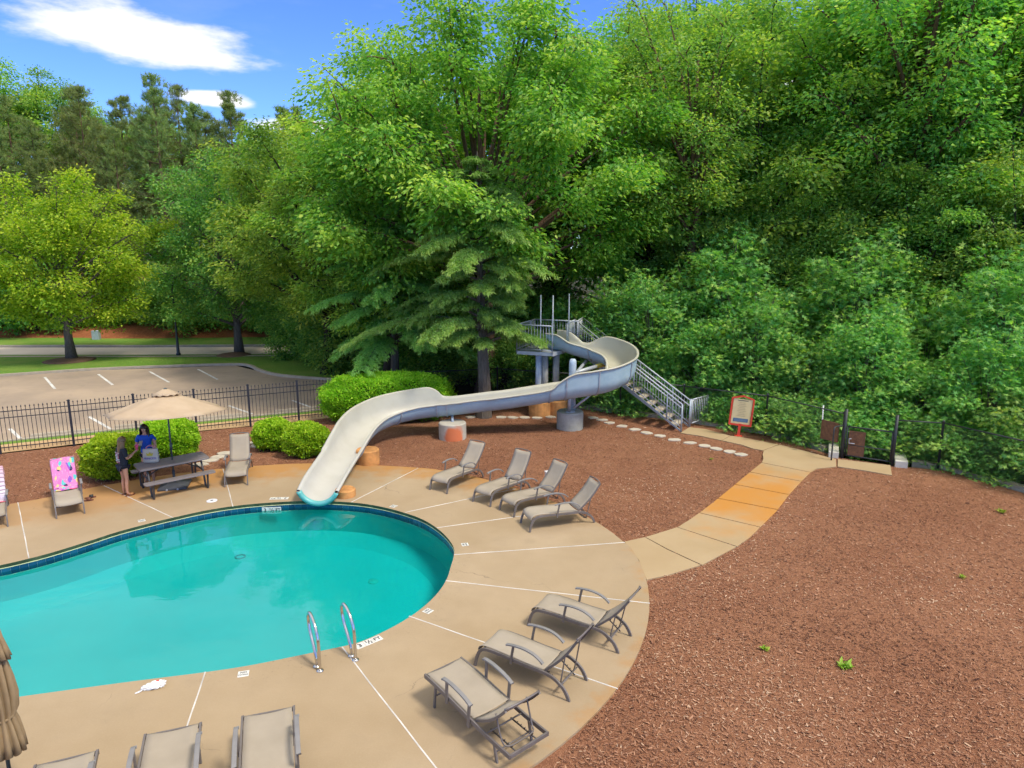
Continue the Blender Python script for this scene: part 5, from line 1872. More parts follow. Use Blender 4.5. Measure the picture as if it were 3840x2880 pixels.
n_ = len(stn)
for i, p in enumerate(stn):
    k = n_ - 1 - i
    lab = ('flat stepping stone in the mulch, %s from the walkway' % ordw[k]) if k < 13 else ('flat stepping stone under the slide, %s from the cedar trunk' % ordw[i])
    stone(p, 0.19, lab, i, 'stepping stones under the slide')
for i, p in enumerate([(-9.23, 19.62), (-9.08, 20.0), (-9.0, 20.36), (-8.92, 20.72), (-8.41, 21.9), (-8.2, 21.5)]):
    stone(p, 0.22, 'stepping stone %s by the lounger beside the picnic table' % ['nearest the deck', 'second from the deck', 'third from the deck', 'fourth from the deck', 'farthest from the deck', 'second farthest from the deck'][i], 40 + i, 'stepping stones by the picnic table')

# ------------------------------------------------------------------ loungers


def sub_tree(root, loc, rz, label, group):
    """copy of a thing with its parts and sub-parts"""
    c = root.copy()
    COL.objects.link(c)
    c.location, c.rotation_euler = loc, (0, 0, rz)
    tag(c, label, None, group)
    for ch in PARTS[root.name]:
        d = ch.copy()
        COL.objects.link(d)
        d.parent = c
    return c


PARTS = {}


def rect_tube(pts, w, h):
    """flat bar of section w (sideways) by h along pts lying in a vertical plane"""
    mb = MB()
    pts = [Vector(p) for p in pts]
    rows = []
    for i, p in enumerate(pts):
        t = (pts[min(i + 1, len(pts) - 1)] - pts[max(i - 1, 0)]).normalized()
        s = Vector((0, 1, 0))
        n_ = t.cross(s).normalized()
        q = [p - s * w / 2 - n_ * h / 2, p + s * w / 2 - n_ * h / 2, p + s * w / 2 + n_ * h / 2, p - s * w / 2 + n_ * h / 2]
        rows.append(q + [q[0]])
    mb.grid(rows)
    m_ = len(rows) * 5
    mb.f.append((0, 1, 2, 3))
    mb.f.append((m_ - 2, m_ - 3, m_ - 4, m_ - 5))
    return mb


def sling(prof, hw, crown=0.022, ny=7):
    rows = []
    for (x, z) in prof:
        rows.append([(x, -hw + 2 * hw * k / (ny - 1), z - crown * (1 - (2 * k / (ny - 1) - 1) ** 2)) for k in range(ny)])
    return MB().grid(rows)


def make_lounger_a(ang, name='sun_lounger'):
    """curved-leg sling lounger; foot legs at x = 0, head towards +x"""
    t = empty(name)
    parts = []

    def B(mb, nm, m, **k):
        parts.append(mb.build(nm, M[m], t, **k))
    hw = 0.285
    rail = spline([(0.0, 0.0), (0.035, 0.15), (0.10, 0.285), (0.22, 0.345), (0.50, 0.345), (0.90, 0.320), (1.18, 0.315), (1.36, 0.285), (1.52, 0.185), (1.60, 0.07), (1.625, 0.0)], 3)
    for s in (-1, 1):
        B(rect_tube([(x, s * hw, z) for x, z in rail], 0.030, 0.048), 'side_rail', 'frame_taupe', bevel=0.004)
    for (x, z) in ((0.075, 0.25), (0.55, 0.33), (1.20, 0.30)):
        B(MB().tube([(x, -hw, z), (x, hw, z)], 0.014, 8), 'cross_bar', 'frame_taupe', smooth=True)
    seat = [(0.045, 0.270), (0.055, 0.315), (0.085, 0.350), (0.14, 0.374), (0.22, 0.383), (0.40, 0.380), (0.65, 0.366), (0.90, 0.350), (1.10, 0.343), (1.20, 0.345)]
    B(sling(spline(seat, 2), hw - 0.018), 'seat_sling', 'sling_fabric', smooth=True, solid=0.006)
    hx, hz = 1.22, 0.355
    bp = []
    L = 0.80
    for i in range(9):
        s_ = L * i / 8
        bow = 0.030 * math.sin(math.pi * i / 8) - 0.02 * (i / 8) ** 3
        bp.append((hx + s_ * math.cos(ang) - bow * math.sin(ang) * -1, hz + s_ * math.sin(ang) - bow * math.cos(ang)))
    B(sling(bp, hw - 0.035), 'back_sling', 'sling_fabric', smooth=True, solid=0.006)
    for s in (-1, 1):
        B(rect_tube([(x + 0.012, s * (hw - 0.028), z - 0.012) for x, z in bp], 0.024, 0.034), 'back_frame', 'frame_taupe', bevel=0.003)
    tx, tz = bp[-1]
    B(MB().tube(spline([(tx, -hw + .03, tz), (tx + .02, -hw * .5, tz + .012), (tx + .026, 0, tz + .016), (tx + .02, hw * .5, tz + .012), (tx, hw - .03, tz)], 2), 0.014, 8), 'back_bar', 'frame_taupe', smooth=True)
    for s in (-1, 1):
        arm = spline([(0.60, 0.575), (0.66, 0.592), (0.85, 0.606), (1.02, 0.585), (1.15, 0.53), (1.22, 0.47)], 3)
        B(rect_tube([(x, s * (hw + 0.035), z) for x, z in arm], 0.052, 0.022), 'arm_rest', 'arm_taupe', bevel=0.006)
        B(rect_tube([(0.72, s * (hw + 0.028), 0.598), (0.69, s * (hw + 0.024), 0.45), (0.665, s * (hw + 0.022), 0.275)], 0.022, 0.036), 'arm_post', 'frame_taupe', bevel=0.003)
    # ratchet racks and the bowed prop under the back
    for s in (-0.19, 0.19):
        rk = MB().tube([(1.20, s, 0.30), (1.48, s, 0.09)], 0.011, 6)
        for k in range(5):
            x = 1.24 + k * 0.05
            z = 0.27 - k * 0.0375
            rk.tube([(x, s, z), (x + 0.022, s, z + 0.03)], 0.007, 4)
        B(rk, 'rack', 'frame_dark', smooth=True)
    mx, mz = hx + 0.46 * math.cos(ang), hz + 0.46 * math.sin(ang)
    B(MB().tube(spline([(mx + .02, -hw + .05, mz - .02), (1.46, -0.225, .20), (1.42, -0.20, .115), (1.41, 0, .105), (1.42, 0.20, .115), (1.46, 0.225, .20), (mx + .02, hw - .05, mz - .02)], 3), 0.011, 6), 'back_prop', 'frame_taupe', smooth=True)
    B(MB().tube([(1.49, -hw, 0.20), (1.49, hw, 0.20)], 0.011, 6), 'cross_bar', 'frame_taupe', smooth=True)
    PARTS[t.name] = parts
    return t


def make_lounger_b(ang, name='sun_lounger'):
    """straight-frame lounger with four inset legs; foot end at x = 0"""
    t = empty(name)
    parts = []

    def B(mb, nm, m, **k):
        parts.append(mb.build(nm, M[m], t, **k))
    hw = 0.315
    rail = spline([(0.0, 0.410), (0.20, 0.405), (0.55, 0.375), (0.95, 0.330), (1.40, 0.285), (1.86, 0.265)], 3)
    for s in (-1, 1):
        B(rect_tube([(x, s * hw, z) for x, z in rail], 0.028, 0.062), 'side_rail', 'frame_taupe', bevel=0.004)
    for (x, z) in ((0.01, 0.40), (1.85, 0.265)):
        B(MB().box(x - .014, x + .014, -hw, hw, z - .028, z + .028), 'end_bar', 'frame_taupe', bevel=0.004)
    for x, z in ((0.24, 0.39), (1.52, 0.27)):
        for s in (-1, 1):
            dx = -0.05 if x < 1 else 0.06
            B(rect_tube([(x, s * (hw - .02), z), (x + dx, s * (hw - .02), 0.0)], 0.026, 0.036), 'leg', 'frame_taupe', bevel=0.003)
        B(MB().tube([(x + (-.025 if x < 1 else .03), -hw, z * .5), (x + (-.025 if x < 1 else .03), hw, z * .5)], 0.012, 6), 'cross_bar', 'frame_taupe', smooth=True)
    seat = [(0.012, 0.438), (0.10, 0.438), (0.30, 0.430), (0.55, 0.410), (0.80, 0.380), (1.00, 0.358), (1.10, 0.352)]
    B(sling(spline(seat, 2), hw - 0.022), 'seat_sling', 'sling_fabric', smooth=True, solid=0.006)
    hx, hz = 1.12, 0.352
    bp = []
    L = 0.76
    for i in range(9):
        s_ = L * i / 8
        bow = 0.05 * math.sin(math.pi * i / 8)
        bp.append((hx + s_ * math.cos(ang) + bow * math.sin(ang), hz + s_ * math.sin(ang) - bow * math.cos(ang)))
    B(sling(bp, hw - 0.045), 'back_sling', 'sling_fabric', smooth=True, solid=0.006)
    for s in (-1, 1):
        B(rect_tube([(x + 0.01, s * (hw - 0.036), z - 0.014) for x, z in bp], 0.024, 0.034), 'back_frame', 'frame_taupe', bevel=0.003)
    tx, tz = bp[-1]
    B(MB().tube(spline([(tx, -hw + .03, tz), (tx + .03, -hw * .5, tz + .02), (tx + .04, 0, tz + .026), (tx + .03, hw * .5, tz + .02), (tx, hw - .03, tz)], 2), 0.015, 8), 'back_bar', 'frame_taupe', smooth=True)
    for s in (-1, 1):
        arm = spline([(0.50, 0.640), (0.56, 0.660), (0.75, 0.660), (0.98, 0.625), (1.12, 0.575)], 3)
        B(rect_tube([(x, s * (hw + 0.035), z) for x, z in arm], 0.056, 0.024), 'arm_rest', 'arm_taupe', bevel=0.006)
        B(rect_tube([(0.58, s * (hw + 0.026), 0.652), (0.56, s * (hw + 0.026), 0.30)], 0.024, 0.045), 'arm_post', 'frame_taupe', bevel=0.003)
        B(rect_tube([(1.08, s * (hw + 0.026), 0.585), (1.04, s * (hw + 0.026), 0.22)], 0.024, 0.045), 'arm_post', 'frame_taupe', bevel=0.003)
    for s in (-0.17, 0.17):
        rk = MB().tube([(1.30, s, 0.25), (1.84, s, 0.235)], 0.011, 6)
        for k in range(5):
            x = 1.42 + k * 0.075
            rk.tube([(x, s, 0.25), (x + 0.02, s, 0.275)], 0.008, 4)
        B(rk, 'rack', 'frame_dark', smooth=True)
    mx, mz = hx + 0.5 * math.cos(ang), hz + 0.5 * math.sin(ang)
    B(MB().tube(spline([(mx, -hw + .06, mz - .02), (1.62, -0.25, .32), (1.70, -0.20, .262), (1.71, 0, .258), (1.70, 0.20, .262), (1.62, 0.25, .32), (mx, hw - .06, mz - .02)], 3), 0.012, 6), 'back_prop', 'frame_taupe', smooth=True)
    B(MB().tube([(1.36, -hw, .285), (1.36, hw, .285)], 0.012, 6), 'cross_bar', 'frame_taupe', smooth=True)
    PARTS[t.name] = parts
    return t


LG = 'sun loungers around the pool'
la = make_lounger_a(R(50))
la2 = make_lounger_a(R(46))
la3 = make_lounger_a(R(54))
lb_ = make_lounger_b(R(38))
lounge = [
    ('a2', (0.30, 14.93), 20.4, 'nearest of the four sling loungers in a row below the slide stairs'),
    ('a', (-0.13, 15.77), 38, 'second nearest of the four sling loungers in a row, by the white box'),
    ('a3', (-0.76, 16.38), 51, 'second from the left of the four sling loungers in a row'),
    ('a2', (-1.93, 17.26), 57, 'leftmost of the four sling loungers, nearest the slide'),
    ('a2', (0.42, 11.02), -30, 'farthest of the three loungers at the deck\'s right edge, back raised high'),
    ('a', (-0.42, 9.88), -32, 'middle one of the three loungers at the deck\'s right edge'),
    ('a3', (-7.40, 17.70), 106, 'empty sling lounger just right of the picnic table'),
    ('a', (-10.55, 15.62), 125, 'sling lounger with the pink printed towel over its back'),
    ('a', (-11.84, 14.83), 125, 'sling lounger with the striped towel at the left edge'),
    ('b', (-0.99, 8.98), -49.5, 'nearest lounger at the deck\'s right edge with low back and open rear frame'),
    ('b', (-3.17, 7.99), -71.5, 'lounger with raised back at bottom centre, rightmost of the cut off three'),
    ('b', (-4.25, 7.66), -70, 'lounger cut off by the bottom edge, middle of three'),
    ('b', (-5.27, 7.16), -67, 'lounger at the bottom left next to the closed umbrella, only its foot showing'),
]
first = {'a': la, 'a2': la2, 'a3': la3, 'b': lb_}
used = set()
LOC = {}
for k, (x, y), az, lab in lounge:
    r_ = first[k]
    if k not in used:
        used.add(k)
        r_.location, r_.rotation_euler = (x, y, 0), (0, 0, R(az))
        tag(r_, lab, 'sun lounger', LG)
    else:
        r_ = sub_tree(r_, (x, y, 0), R(az), lab, LG)
    LOC[lab[:20]] = (x, y, az)


# towels
def uv_grid(o, nu, nv):
    uv = o.data.uv_layers.new(name='UVMap')
    for p in o.data.polygons:
        for li in p.loop_indices:
            vi = o.data.loops[li].vertex_index
            uv.data[li].uv = ((vi % nu) / (nu - 1), (vi // nu) / (nv - 1))


def towel(name, x, y, az, prof, hw, m, label, seed, skew=0.0):
    g = random.Random(seed)
    nu = 15
    prof = spline(prof, 4)
    rows = []
    for i, (px, pz) in enumerate(prof):
        row = []
        for k in range(nu):
            u = 2 * k / (nu - 1) - 1
            hang = max(0, abs(u) - 0.86) / 0.14
            row.append((px + skew * u * 0.04 + 0.006 * math.sin(5 * u + i * .7), hw * u - 0.03 * hang * math.copysign(1, u), pz + 0.012 + 0.005 * math.sin(u * 7 + i * 0.5 + seed) - 0.05 * hang))
        rows.append(row)
    o = MB().grid(rows).build(name, M[m], None, smooth=True)
    uv_grid(o, nu, len(prof))
    o.location, o.rotation_euler = (x, y, 0), (0, 0, R(az))
    s = o.modifiers.new('thick', 'SOLIDIFY')
    s.thickness = 0.012
    s.offset = 1
    tag(o, label, 'towel')
    return o


ca, sa = math.cos(R(50)), math.sin(R(50))
bk = lambda s_: (1.22 + s_ * ca - 0.018, 0.355 + s_ * sa + 0.004)
towel('printed_towel', -10.55, 15.62, 125, [(1.02, .352), (1.14, .355), (1.20, .372), bk(.08), bk(.3), bk(.55), bk(.76), (bk(.82)[0] + .01, bk(.82)[1] + .01), (bk(.83)[0] + .06, bk(.80)[1] - .03), (bk(.8)[0] + .065, bk(.62)[1])], 0.295, 'printed_towel', 'pink towel with bright multicoloured print over a lounger back', 2)
towel('striped_towel', -11.84, 14.83, 125, [(0.80, .362), (1.0, .356), (1.14, .358), (1.20, .375), bk(.08), bk(.3), bk(.55), bk(.76), (bk(.82)[0] + .01, bk(.82)[1] + .01), (bk(.83)[0] + .06, bk(.80)[1] - .03), (bk(.8)[0] + .07, bk(.55)[1])], 0.32, 'striped_towel', 'pink, white and blue striped towel over the leftmost lounger', 5, 1.0)

# ------------------------------------------------------------------ picnic table and umbrella
tb_ = empty('picnic_table', (-9.02, 17.62, 0), R(40.5), 'dark grey folding picnic table with attached benches under the open umbrella', 'picnic table')


def rounded(x0, x1, y0, y1, r, n=4):
    out = []
    for cx, cy, a0 in ((x1 - r, y1 - r, 0), (x0 + r, y1 - r, 90), (x0 + r, y0 + r, 180), (x1 - r, y0 + r, 270)):
        for k in range(n + 1):
            a = R(a0 + 90 * k / n)
            out.append((cx + r * math.cos(a), cy + r * math.sin(a)))
    return out


MB().prism(rounded(-.86, .86, -.37, .37, .08), .70, .745).build('table_top', M['table_top'], tb_, bevel=0.01)
for s in (-1, 1):
    MB().prism(rounded(-.86, .86, s * .66 - .125, s * .66 + .125, .05), .415, .455).build('bench', M['table_top'], tb_, bevel=0.008)
for s in (-1, 1):
    for e in (-1, 1):
        x = e * .66
        MB().tube([(x, s * .20, .70), (x, s * .33, .44), (x - e * .0, s * .45, .02), (x, s * .66, .02), (x, s * .70, .415)], 0.026, 6).build('leg', M['table_leg'], tb_)
    MB().tube([(-.66, s * .30, .69), (.66, s * .30, .69)], 0.018, 6).build('stretcher', M['table_leg'], tb_)
for e in (-1, 1):
    MB().tube([(e * .66, -.30, .42), (e * .66, .30, .42)], 0.02, 6).build('stretcher', M['table_leg'], tb_)
    MB().tube([(e * .66, 0, .42), (e * .15, 0, .69)], 0.016, 6).build('brace', M['table_leg'], tb_)

um = empty('market_umbrella', (-9.05, 17.70, 0), R(14), 'open beige market umbrella standing through the picnic table', 'umbrella')
MB().add([(-.36, -.36, 0), (.36, -.36, 0), (.36, .36, 0), (-.36, .36, 0), (-.36, -.36, .055), (.36, -.36, .055), (.36, .36, .055), (-.36, .36, .055), (-.10, -.10, .135), (.10, -.10, .135), (.10, .10, .135), (-.10, .10, .135)],
         [(3, 2, 1, 0), (0, 1, 5, 4), (1, 2, 6, 5), (2, 3, 7, 6), (3, 0, 4, 7), (4, 5, 9, 8), (5, 6, 10, 9), (6, 7, 11, 10), (7, 4, 8, 11), (8, 9, 10, 11)]).build('base', M['base_grey'], um, bevel=0.012)
for x in (-.12, .14):
    MB().tube([(x, -.362, .03), (x, -.385, .03)], 0.026, 8).build('wheel', M['galv_light'], um)
MB().tube([(0, 0, .12), (0, 0, .45)], 0.034, 10).build('sleeve', M['base_grey'], um, smooth=True)
MB().tube([(0, 0, .12), (0.0, 0, 2.62)], 0.021, 10).build('pole', M['pole_green'], um, smooth=True)
MB().tube([(0, 0, 1.02), (0.0, 0, 1.20)], 0.036, 10).build('crank_housing', M['pole_green'], um, smooth=True)
rows = []
NR = 8
RAD, RIM, APX = 1.50, 2.06, 2.58
for i, f in enumerate((0.14, 0.3, 0.5, 0.7, 0.87, 1.0)):
    row = []
    for k in range(NR * 6 + 1):
        th = 2 * math.pi * k / (NR * 6)
        ph = (k % 6) / 6
        sag = math.sin(math.pi * ph)
        r_ = RAD * f * (1 - 0.095 * sag * f)
        z = APX - (APX - RIM) * (f ** 1.08) - 0.035 * sag * f * (1 - 0.6 * f)
        row.append((r_ * math.cos(th), r_ * math.sin(th), z))
    rows.append(row)
MB().grid(rows).build('canopy', M['umbrella_cloth'], um, smooth=True, solid=0.006)
rows = []
for i, (r_, z) in enumerate(((0.0, 2.665), (0.07, 2.655), (0.18, 2.60), (0.335, 2.515))):
    rows.append([(r_ * math.cos(2 * math.pi * k / 48) * (1 + .04 * (i == 3) * math.sin(k * 1.57)), r_ * math.sin(2 * math.pi * k / 48) * (1 + .04 * (i == 3) * math.sin(k * 1.57)), z + 0.018 * (i == 3) * math.sin(k * 1.57 + 1)) for k in range(49)])
MB().grid(rows).build('vent_cap', M['umbrella_cloth'], um, smooth=True, solid=0.006)
MB().lathe([(0.05, 2.655), (0.05, 2.675), (0.0, 2.70)], 10).build('finial', M['pole_green'], um)
for k in range(NR):
    th = 2 * math.pi * k / NR
    c, s = math.cos(th), math.sin(th)
    MB().tube([(0.05 * c, 0.05 * s, APX - 0.03), (0.6 * RAD * c, 0.6 * RAD * s, APX - 0.03 - (APX - RIM) * 0.585), (RAD * 1.01 * c, RAD * 1.01 * s, RIM - 0.012)], 0.009, 5).build('rib', M['pole_green'], um)
tilt = Matrix.Rotation(R(-5.5), 4, 'X')
piv = Vector((0, 0, 2.45))
for o in COL.objects:
    if o.parent == um and o.name.split('.')[0] in ('canopy', 'vent_cap', 'finial', 'rib'):
        o.matrix_basis = Matrix.Translation(piv) @ tilt @ Matrix.Translation(-piv)

# closed umbrella at the left edge
cu = empty('closed_umbrella', (-5.80, 6.95, 0), 0, 'closed tan market umbrella tied up at the left edge', 'umbrella')
MB().tube([(0, 0, .05), (0, 0, 2.3)], 0.022, 8).build('pole', M['pole_green'], cu, smooth=True)
MB().lathe([(.35, 0.0), (.35, .05), (.08, .12), (.04, .4), (0.0, .4)], 20).build('base', M['base_grey'], cu)


def drape(rz, folds, amp, seed):
    rows = []
    for (r_, z) in rz:
        rows.append([((r_ + amp * r_ * (abs(math.sin(folds * math.pi * k / 96 + seed)) - .5) + 0.012 * math.sin(3 * k * 2 * math.pi / 96 + z * 4)) * math.cos(2 * math.pi * k / 96), (r_ + amp * r_ * (abs(math.sin(folds * math.pi * k / 96 + seed)) - .5)) * math.sin(2 * math.pi * k / 96), z - (0.02 * math.sin(k * .8) if z == rz[-1][1] else 0)) for k in range(97)])
    return MB().grid(rows)


drape([(0.10, 2.02), (0.112, 1.8), (0.138, 1.6), (0.155, 1.4), (0.145, 1.22), (0.118, 1.14), (0.14, 1.05), (0.165, .85), (0.175, .7)], 13, 0.5, 0.3).build('canopy', M['closed_cloth'], cu, smooth=True, solid=0.005)
MB().add(*(lambda q: (q.v, q.f))(drape([(0.0, 2.24), (0.10, 2.235), (0.112, 2.22), (0.125, 2.1), (0.15, 1.97), (0.172, 1.86)], 16, 0.22, 0.1))).build('vent_cap', M['closed_cloth'], cu, smooth=True, solid=0.005)
MB().lathe([(0.135, 1.125), (0.142, 1.14), (0.135, 1.155)], 24, (0, 0), False).build('tie', M['closed_cloth'], cu, smooth=True)

# ------------------------------------------------------------------ pool ladder rails
for lab, (x, y), az in (('left one of the two steel pool grab rails', (-2.93, 9.50), 124.5), ('right one of the two steel pool grab rails, beside the depth marker', (-2.45, 9.78), 128)):
    t = empty('grab_rail', (x, y, 0), R(az), lab, 'grab rail', 'steel pool grab rails')
    # loop: up from the deck, over towards the pool and back down beside itself
    pts = spline([(0.0, 0, 0.0), (0.0, 0, .30), (0.02, 0, .52), (0.13, 0, .70), (0.30, 0, .80), (0.40, 0.0, .77), (0.44, 0, .66), (0.38, 0, .48), (0.22, 0, .26), (0.15, 0, .12), (0.145, 0, 0.0)], 4)
    MB().tube(pts, 0.025, 10).build('rail', M['steel'], t, smooth=True)
    for px in (0.0, 0.145):
        MB().lathe([(0.055, 0.0), (0.055, 0.010), (0.028, 0.022), (0.022, 0.022)], 16, (px, 0)).build('collar', M['steel'], t, smooth=True)


# ------------------------------------------------------------------ lettering
def text_mesh(s, size, m, parent, loc, rot=(0, 0, 0), name='lettering', sx=1.0, bold=0.006):
    cu_ = bpy.data.curves.new('txt', 'FONT')
    cu_.body = s
    cu_.size = size
    cu_.align_x = 'CENTER'
    cu_.align_y = 'CENTER'
    cu_.offset = bold * size
    cu_.resolution_u = 3
    tmp = bpy.data.objects.new('tmp', cu_)
    COL.objects.link(tmp)
    dg = bpy.context.evaluated_depsgraph_get()
    me = bpy.data.meshes.new_from_object(tmp.evaluated_get(dg))
    bpy.data.objects.remove(tmp)
    bpy.data.curves.remove(cu_)
    me.materials.clear()
    o = link(name, me, M[m], parent)
    o.location, o.rotation_euler = loc, rot
    o.scale = (sx, 1, 1)
    return o


def depth_marker(loc, az, label, flip=False, zr=None):
    t = empty('depth_marker', loc, R(az), label, 'depth marker')
    for i, s in enumerate(('3', '½', 'FT')):
        x = (i - 1) * 0.157
        tl = MB().box(x - .0755, x + .0755, -.0755, .0755, -.01, .004).build('tile', M['tile_white'], t)
        if s == '½':
            text_mesh('1', 0.095, 'ink_black', tl, (x - .035, .028, .006), bold=0.02)
            text_mesh('2', 0.095, 'ink_black', tl, (x + .038, -.028, .006), bold=0.02)
            MB().add([(x - .028, -.055, .006), (x - .012, -.055, .006), (x + .03, .055, .006), (x + .014, .055, .006)], [(0, 1, 2, 3)]).build('lettering', M['ink_black'], tl)
        else:
            text_mesh(s, 0.135 if s == '3' else 0.115, 'ink_black', tl, (x, 0, .006), bold=0.022)
    return t


depth_marker((-2.345, 10.27, 0), 40.5, 'three white deck tiles reading 3 1/2 FT beside the ladder')
depth_marker((-5.95, 16.79, 0), 183, 'three white deck tiles reading 3 1/2 FT upside down left of the slide mouth')
wm_ = depth_marker((-6.02, 16.385, -0.158), 5, 'three white water line tiles reading 3 1/2 FT left of the slide mouth')
wm_.rotation_euler = (R(90), 0, R(5))


def no_diving(p, az, label, w=.15, h=.15, full=True):
    t = MB().box(-w / 2, w / 2, -h / 2, h / 2, -.01, .004).build('no_diving_tile', M['tile_white'])
    t.location, t.rotation_euler = (*p, 0), (0, 0, R(az))
    tag(t, label, 'tile', 'no diving deck tiles')
    if full:
        text_mesh('NO', 0.062, 'ink_black', t, (0, .03, .006), bold=0.02)
        text_mesh('DIVING', 0.047, 'ink_black', t, (0, -.03, .006), bold=0.02, sx=.92)
    return t


no_diving((-4.07, 9.42), 15, 'white NO DIVING tile in the near deck left of the ladder', .16, .15)
no_diving((-1.49, 11.25), 55, 'white NO DIVING tile in the deck right of the depth marker')
no_diving((-1.02, 14.02), 105, 'white NO DIVING tile in the deck at the pool\'s right end')
no_diving((-2.94, 16.25), 150, 'white NO DIVING tile in the deck right of the slide mouth')
no_diving((-8.71, 15.34), 215, 'white NO DIVING tile in the far deck below the lounger with printed towel')

lid = MB().lathe([(.13, -.005), (.13, .008), (.115, .012), (.0, .012)], 24).build('skimmer_lid', M['white_plastic'], smooth=False)
lid.location = (-7.60, 16.62, 0)
tag(lid, 'round white skimmer lid in the deck below the umbrella', 'skimmer lid')
MB().lathe([(.035, .0125), (.03, .016), (0, .016)], 10).build('grip', M['frame_dark'], lid)

# crumpled plastic bag on the deck
g = np.random.default_rng(3)
bm = bmesh.new()
bmesh.ops.create_icosphere(bm, subdivisions=4, radius=1)
for v in bm.verts:
    c = v.co
    k = 1 + 0.16 * math.sin(c.x * 9 + 3 * math.sin(c.y * 7)) * math.cos(c.z * 8 + c.y * 5) + 0.10 * math.sin(c.y * 17 + c.x * 13)
    v.co = Vector((c.x * .155 * k, c.y * .085 * k * (1 + .3 * c.x), max(0.0, .030 + c.z * .035 * k)))
me = bpy.data.meshes.new('plastic_bag')
bm.to_mesh(me)
bm.free()
bg_ = link('plastic_bag', me, M['bag_plastic'])
bg_.location, bg_.rotation_euler = (-5.27, 9.10, 0.0), (0, 0, R(28))
tag(bg_, 'crumpled clear white plastic bag lying at the near pool edge', 'bag')
MB().tube(spline([(-.14, -.02, .02), (-.2, -.03, .008), (-.24, -.05, .008), (-.2, -.055, .008), (-.14, -.035, .02)], 3), 0.006, 5).build('handle', M['bag_plastic'], bg_, smooth=True)
MB().box(.04, .08, .03, .055, .06, .066).build('red_tag', M['red_paint'], bg_)

# small white electrical box on a stub post
wb = empty('electrical_box', (0.98, 17.70, 0), R(20), 'small white electrical box on a short post behind the row of loungers', 'box')
MB().tube([(0, 0, -.05), (0, 0, .28)], 0.022, 8).build('post', M['galv_grey'], wb)
MB().box(-.085, .085, -.07, .07, .28, .40).build('body', M['white_plastic'], wb, bevel=0.008)
MB().box(-.095, .095, -.08, .08, .40, .42).build('lid', M['white_plastic'], wb, bevel=0.005)

# ------------------------------------------------------------------ sandals
for lab, (x, y), az in (('nearer brown sandal on the deck beside the printed towel lounger', (-10.74, 16.62), 20), ('farther brown sandal with dark lining beside the printed towel lounger', (-10.80, 16.82), 35)):
    t = empty('sandal', (x, y, 0), R(az), lab, 'sandal', 'sandals beside the lounger')
    pl = [(0.13 * math.cos(a) + 0.0, (0.045 + .008 * math.cos(a)) * math.sin(a)) for a in [2 * math.pi * k / 16 for k in range(16)]]
    MB().prism(pl, 0, .03).build('sole', M['sandal_brown'], t, bevel=0.006)
    rows = [[(x_, .05 * math.cos(a), .028 + .055 * math.sin(a)) for a in [math.pi * k / 8 for k in range(9)]] for x_ in (-.02, .03, .07)]
    MB().grid(rows).build('strap', M['sandal_brown'] if az == 20 else M['sandal_dark'], t, smooth=True, solid=0.006)

# ------------------------------------------------------------------ street lamp, utility box, wheel stops
lp_ = empty('street_lamp', (-19.49, 40.05, -0.02), 0, 'black lantern street lamp standing on the lawn by the road', 'street lamp')
MB().lathe([(.13, 0), (.13, .08), (.09, .14), (.075, .6), (.06, 1.2), (.045, 3.95), (.06, 4.0), (.06, 4.06), (.03, 4.08)], 14).build('post', M['lamp_black'], lp_, smooth=True)
MB().lathe([(.10, 4.08), (.13, 4.10), (.19, 4.38), (.185, 4.40)], 4).build('glass', M['lamp_glass'], lp_)
for k in range(4):
    a = math.pi / 2 * k
    MB().tube([(.13 * math.cos(a), .13 * math.sin(a), 4.09), (.20 * math.cos(a), .20 * math.sin(a), 4.40)], 0.014, 4).build('cage_bar', M['lamp_black'], lp_)
MB().lathe([(.30, 4.40), (.30, 4.42), (.16, 4.52), (.06, 4.57), (.03, 4.63), (0, 4.66)], 12).build('hood', M['lamp_black'], lp_)
ub = empty('utility_box', (-28.0, 46.4, 0.02), 0.2, 'small grey green utility box on the verge across the road', 'utility box')
MB().box(-.22, .22, -.2, .2, 0, .55).build('body', M['cover_grey'], ub, bevel=0.02)
MB().box(-.24, .24, -.22, .22, .55, .60).build('lid', M['cover_grey'], ub, bevel=0.02)
for i, (a, b, lab) in enumerate((((-16.3, 22.62), (-14.7, 23.40), 'concrete wheel stop seen through the fence, left of the umbrella'), ((-14.1, 23.75), (-12.5, 24.58), 'concrete wheel stop seen through the fence, behind the umbrella'), ((-11.6, 24.95), (-10.05, 25.72), 'concrete wheel stop seen through the fence, right of the umbrella'), ((-9.2, 26.1), (-7.7, 26.75), 'concrete wheel stop seen through the fence, nearest the long hedge'))):
    a, b = Vector((*a, -0.06)), Vector((*b, -0.06))
    d = b - a
    o = MB().add(*(lambda L_: ([(0, -.08, 0), (L_, -.08, 0), (L_, .08, 0), (0, .08, 0), (.03, -.05, .12), (L_ - .03, -.05, .12), (L_ - .03, .05, .12), (.03, .05, .12)], [(3, 2, 1, 0), (4, 5, 6, 7), (0, 1, 5, 4), (1, 2, 6, 5), (2, 3, 7, 6), (3, 0, 4, 7)]))(d.length)).build('wheel_stop', M['kerb_concrete'], bevel=0.01)
    o.location, o.rotation_euler = a, (0, 0, math.atan2(d.y, d.x))
    tag(o, lab, 'wheel stop', 'wheel stops in the car park')
# mulch rings under the lawn trees
for (x, y, r_) in ((-24.7, 38.4, 1.35), (-16.3, 41.0, 1.0)):
    o = MB().lathe([(r_, -0.03), (r_ * .8, .03), (.4, .09), (0, .10)], 24).build('mulch_ring', M['bark_brown'], smooth=True)
    o.location = (x, y - (.2 if x < -20 else .9), 0)
    tag(o, kind='structure')

# ------------------------------------------------------------------ people


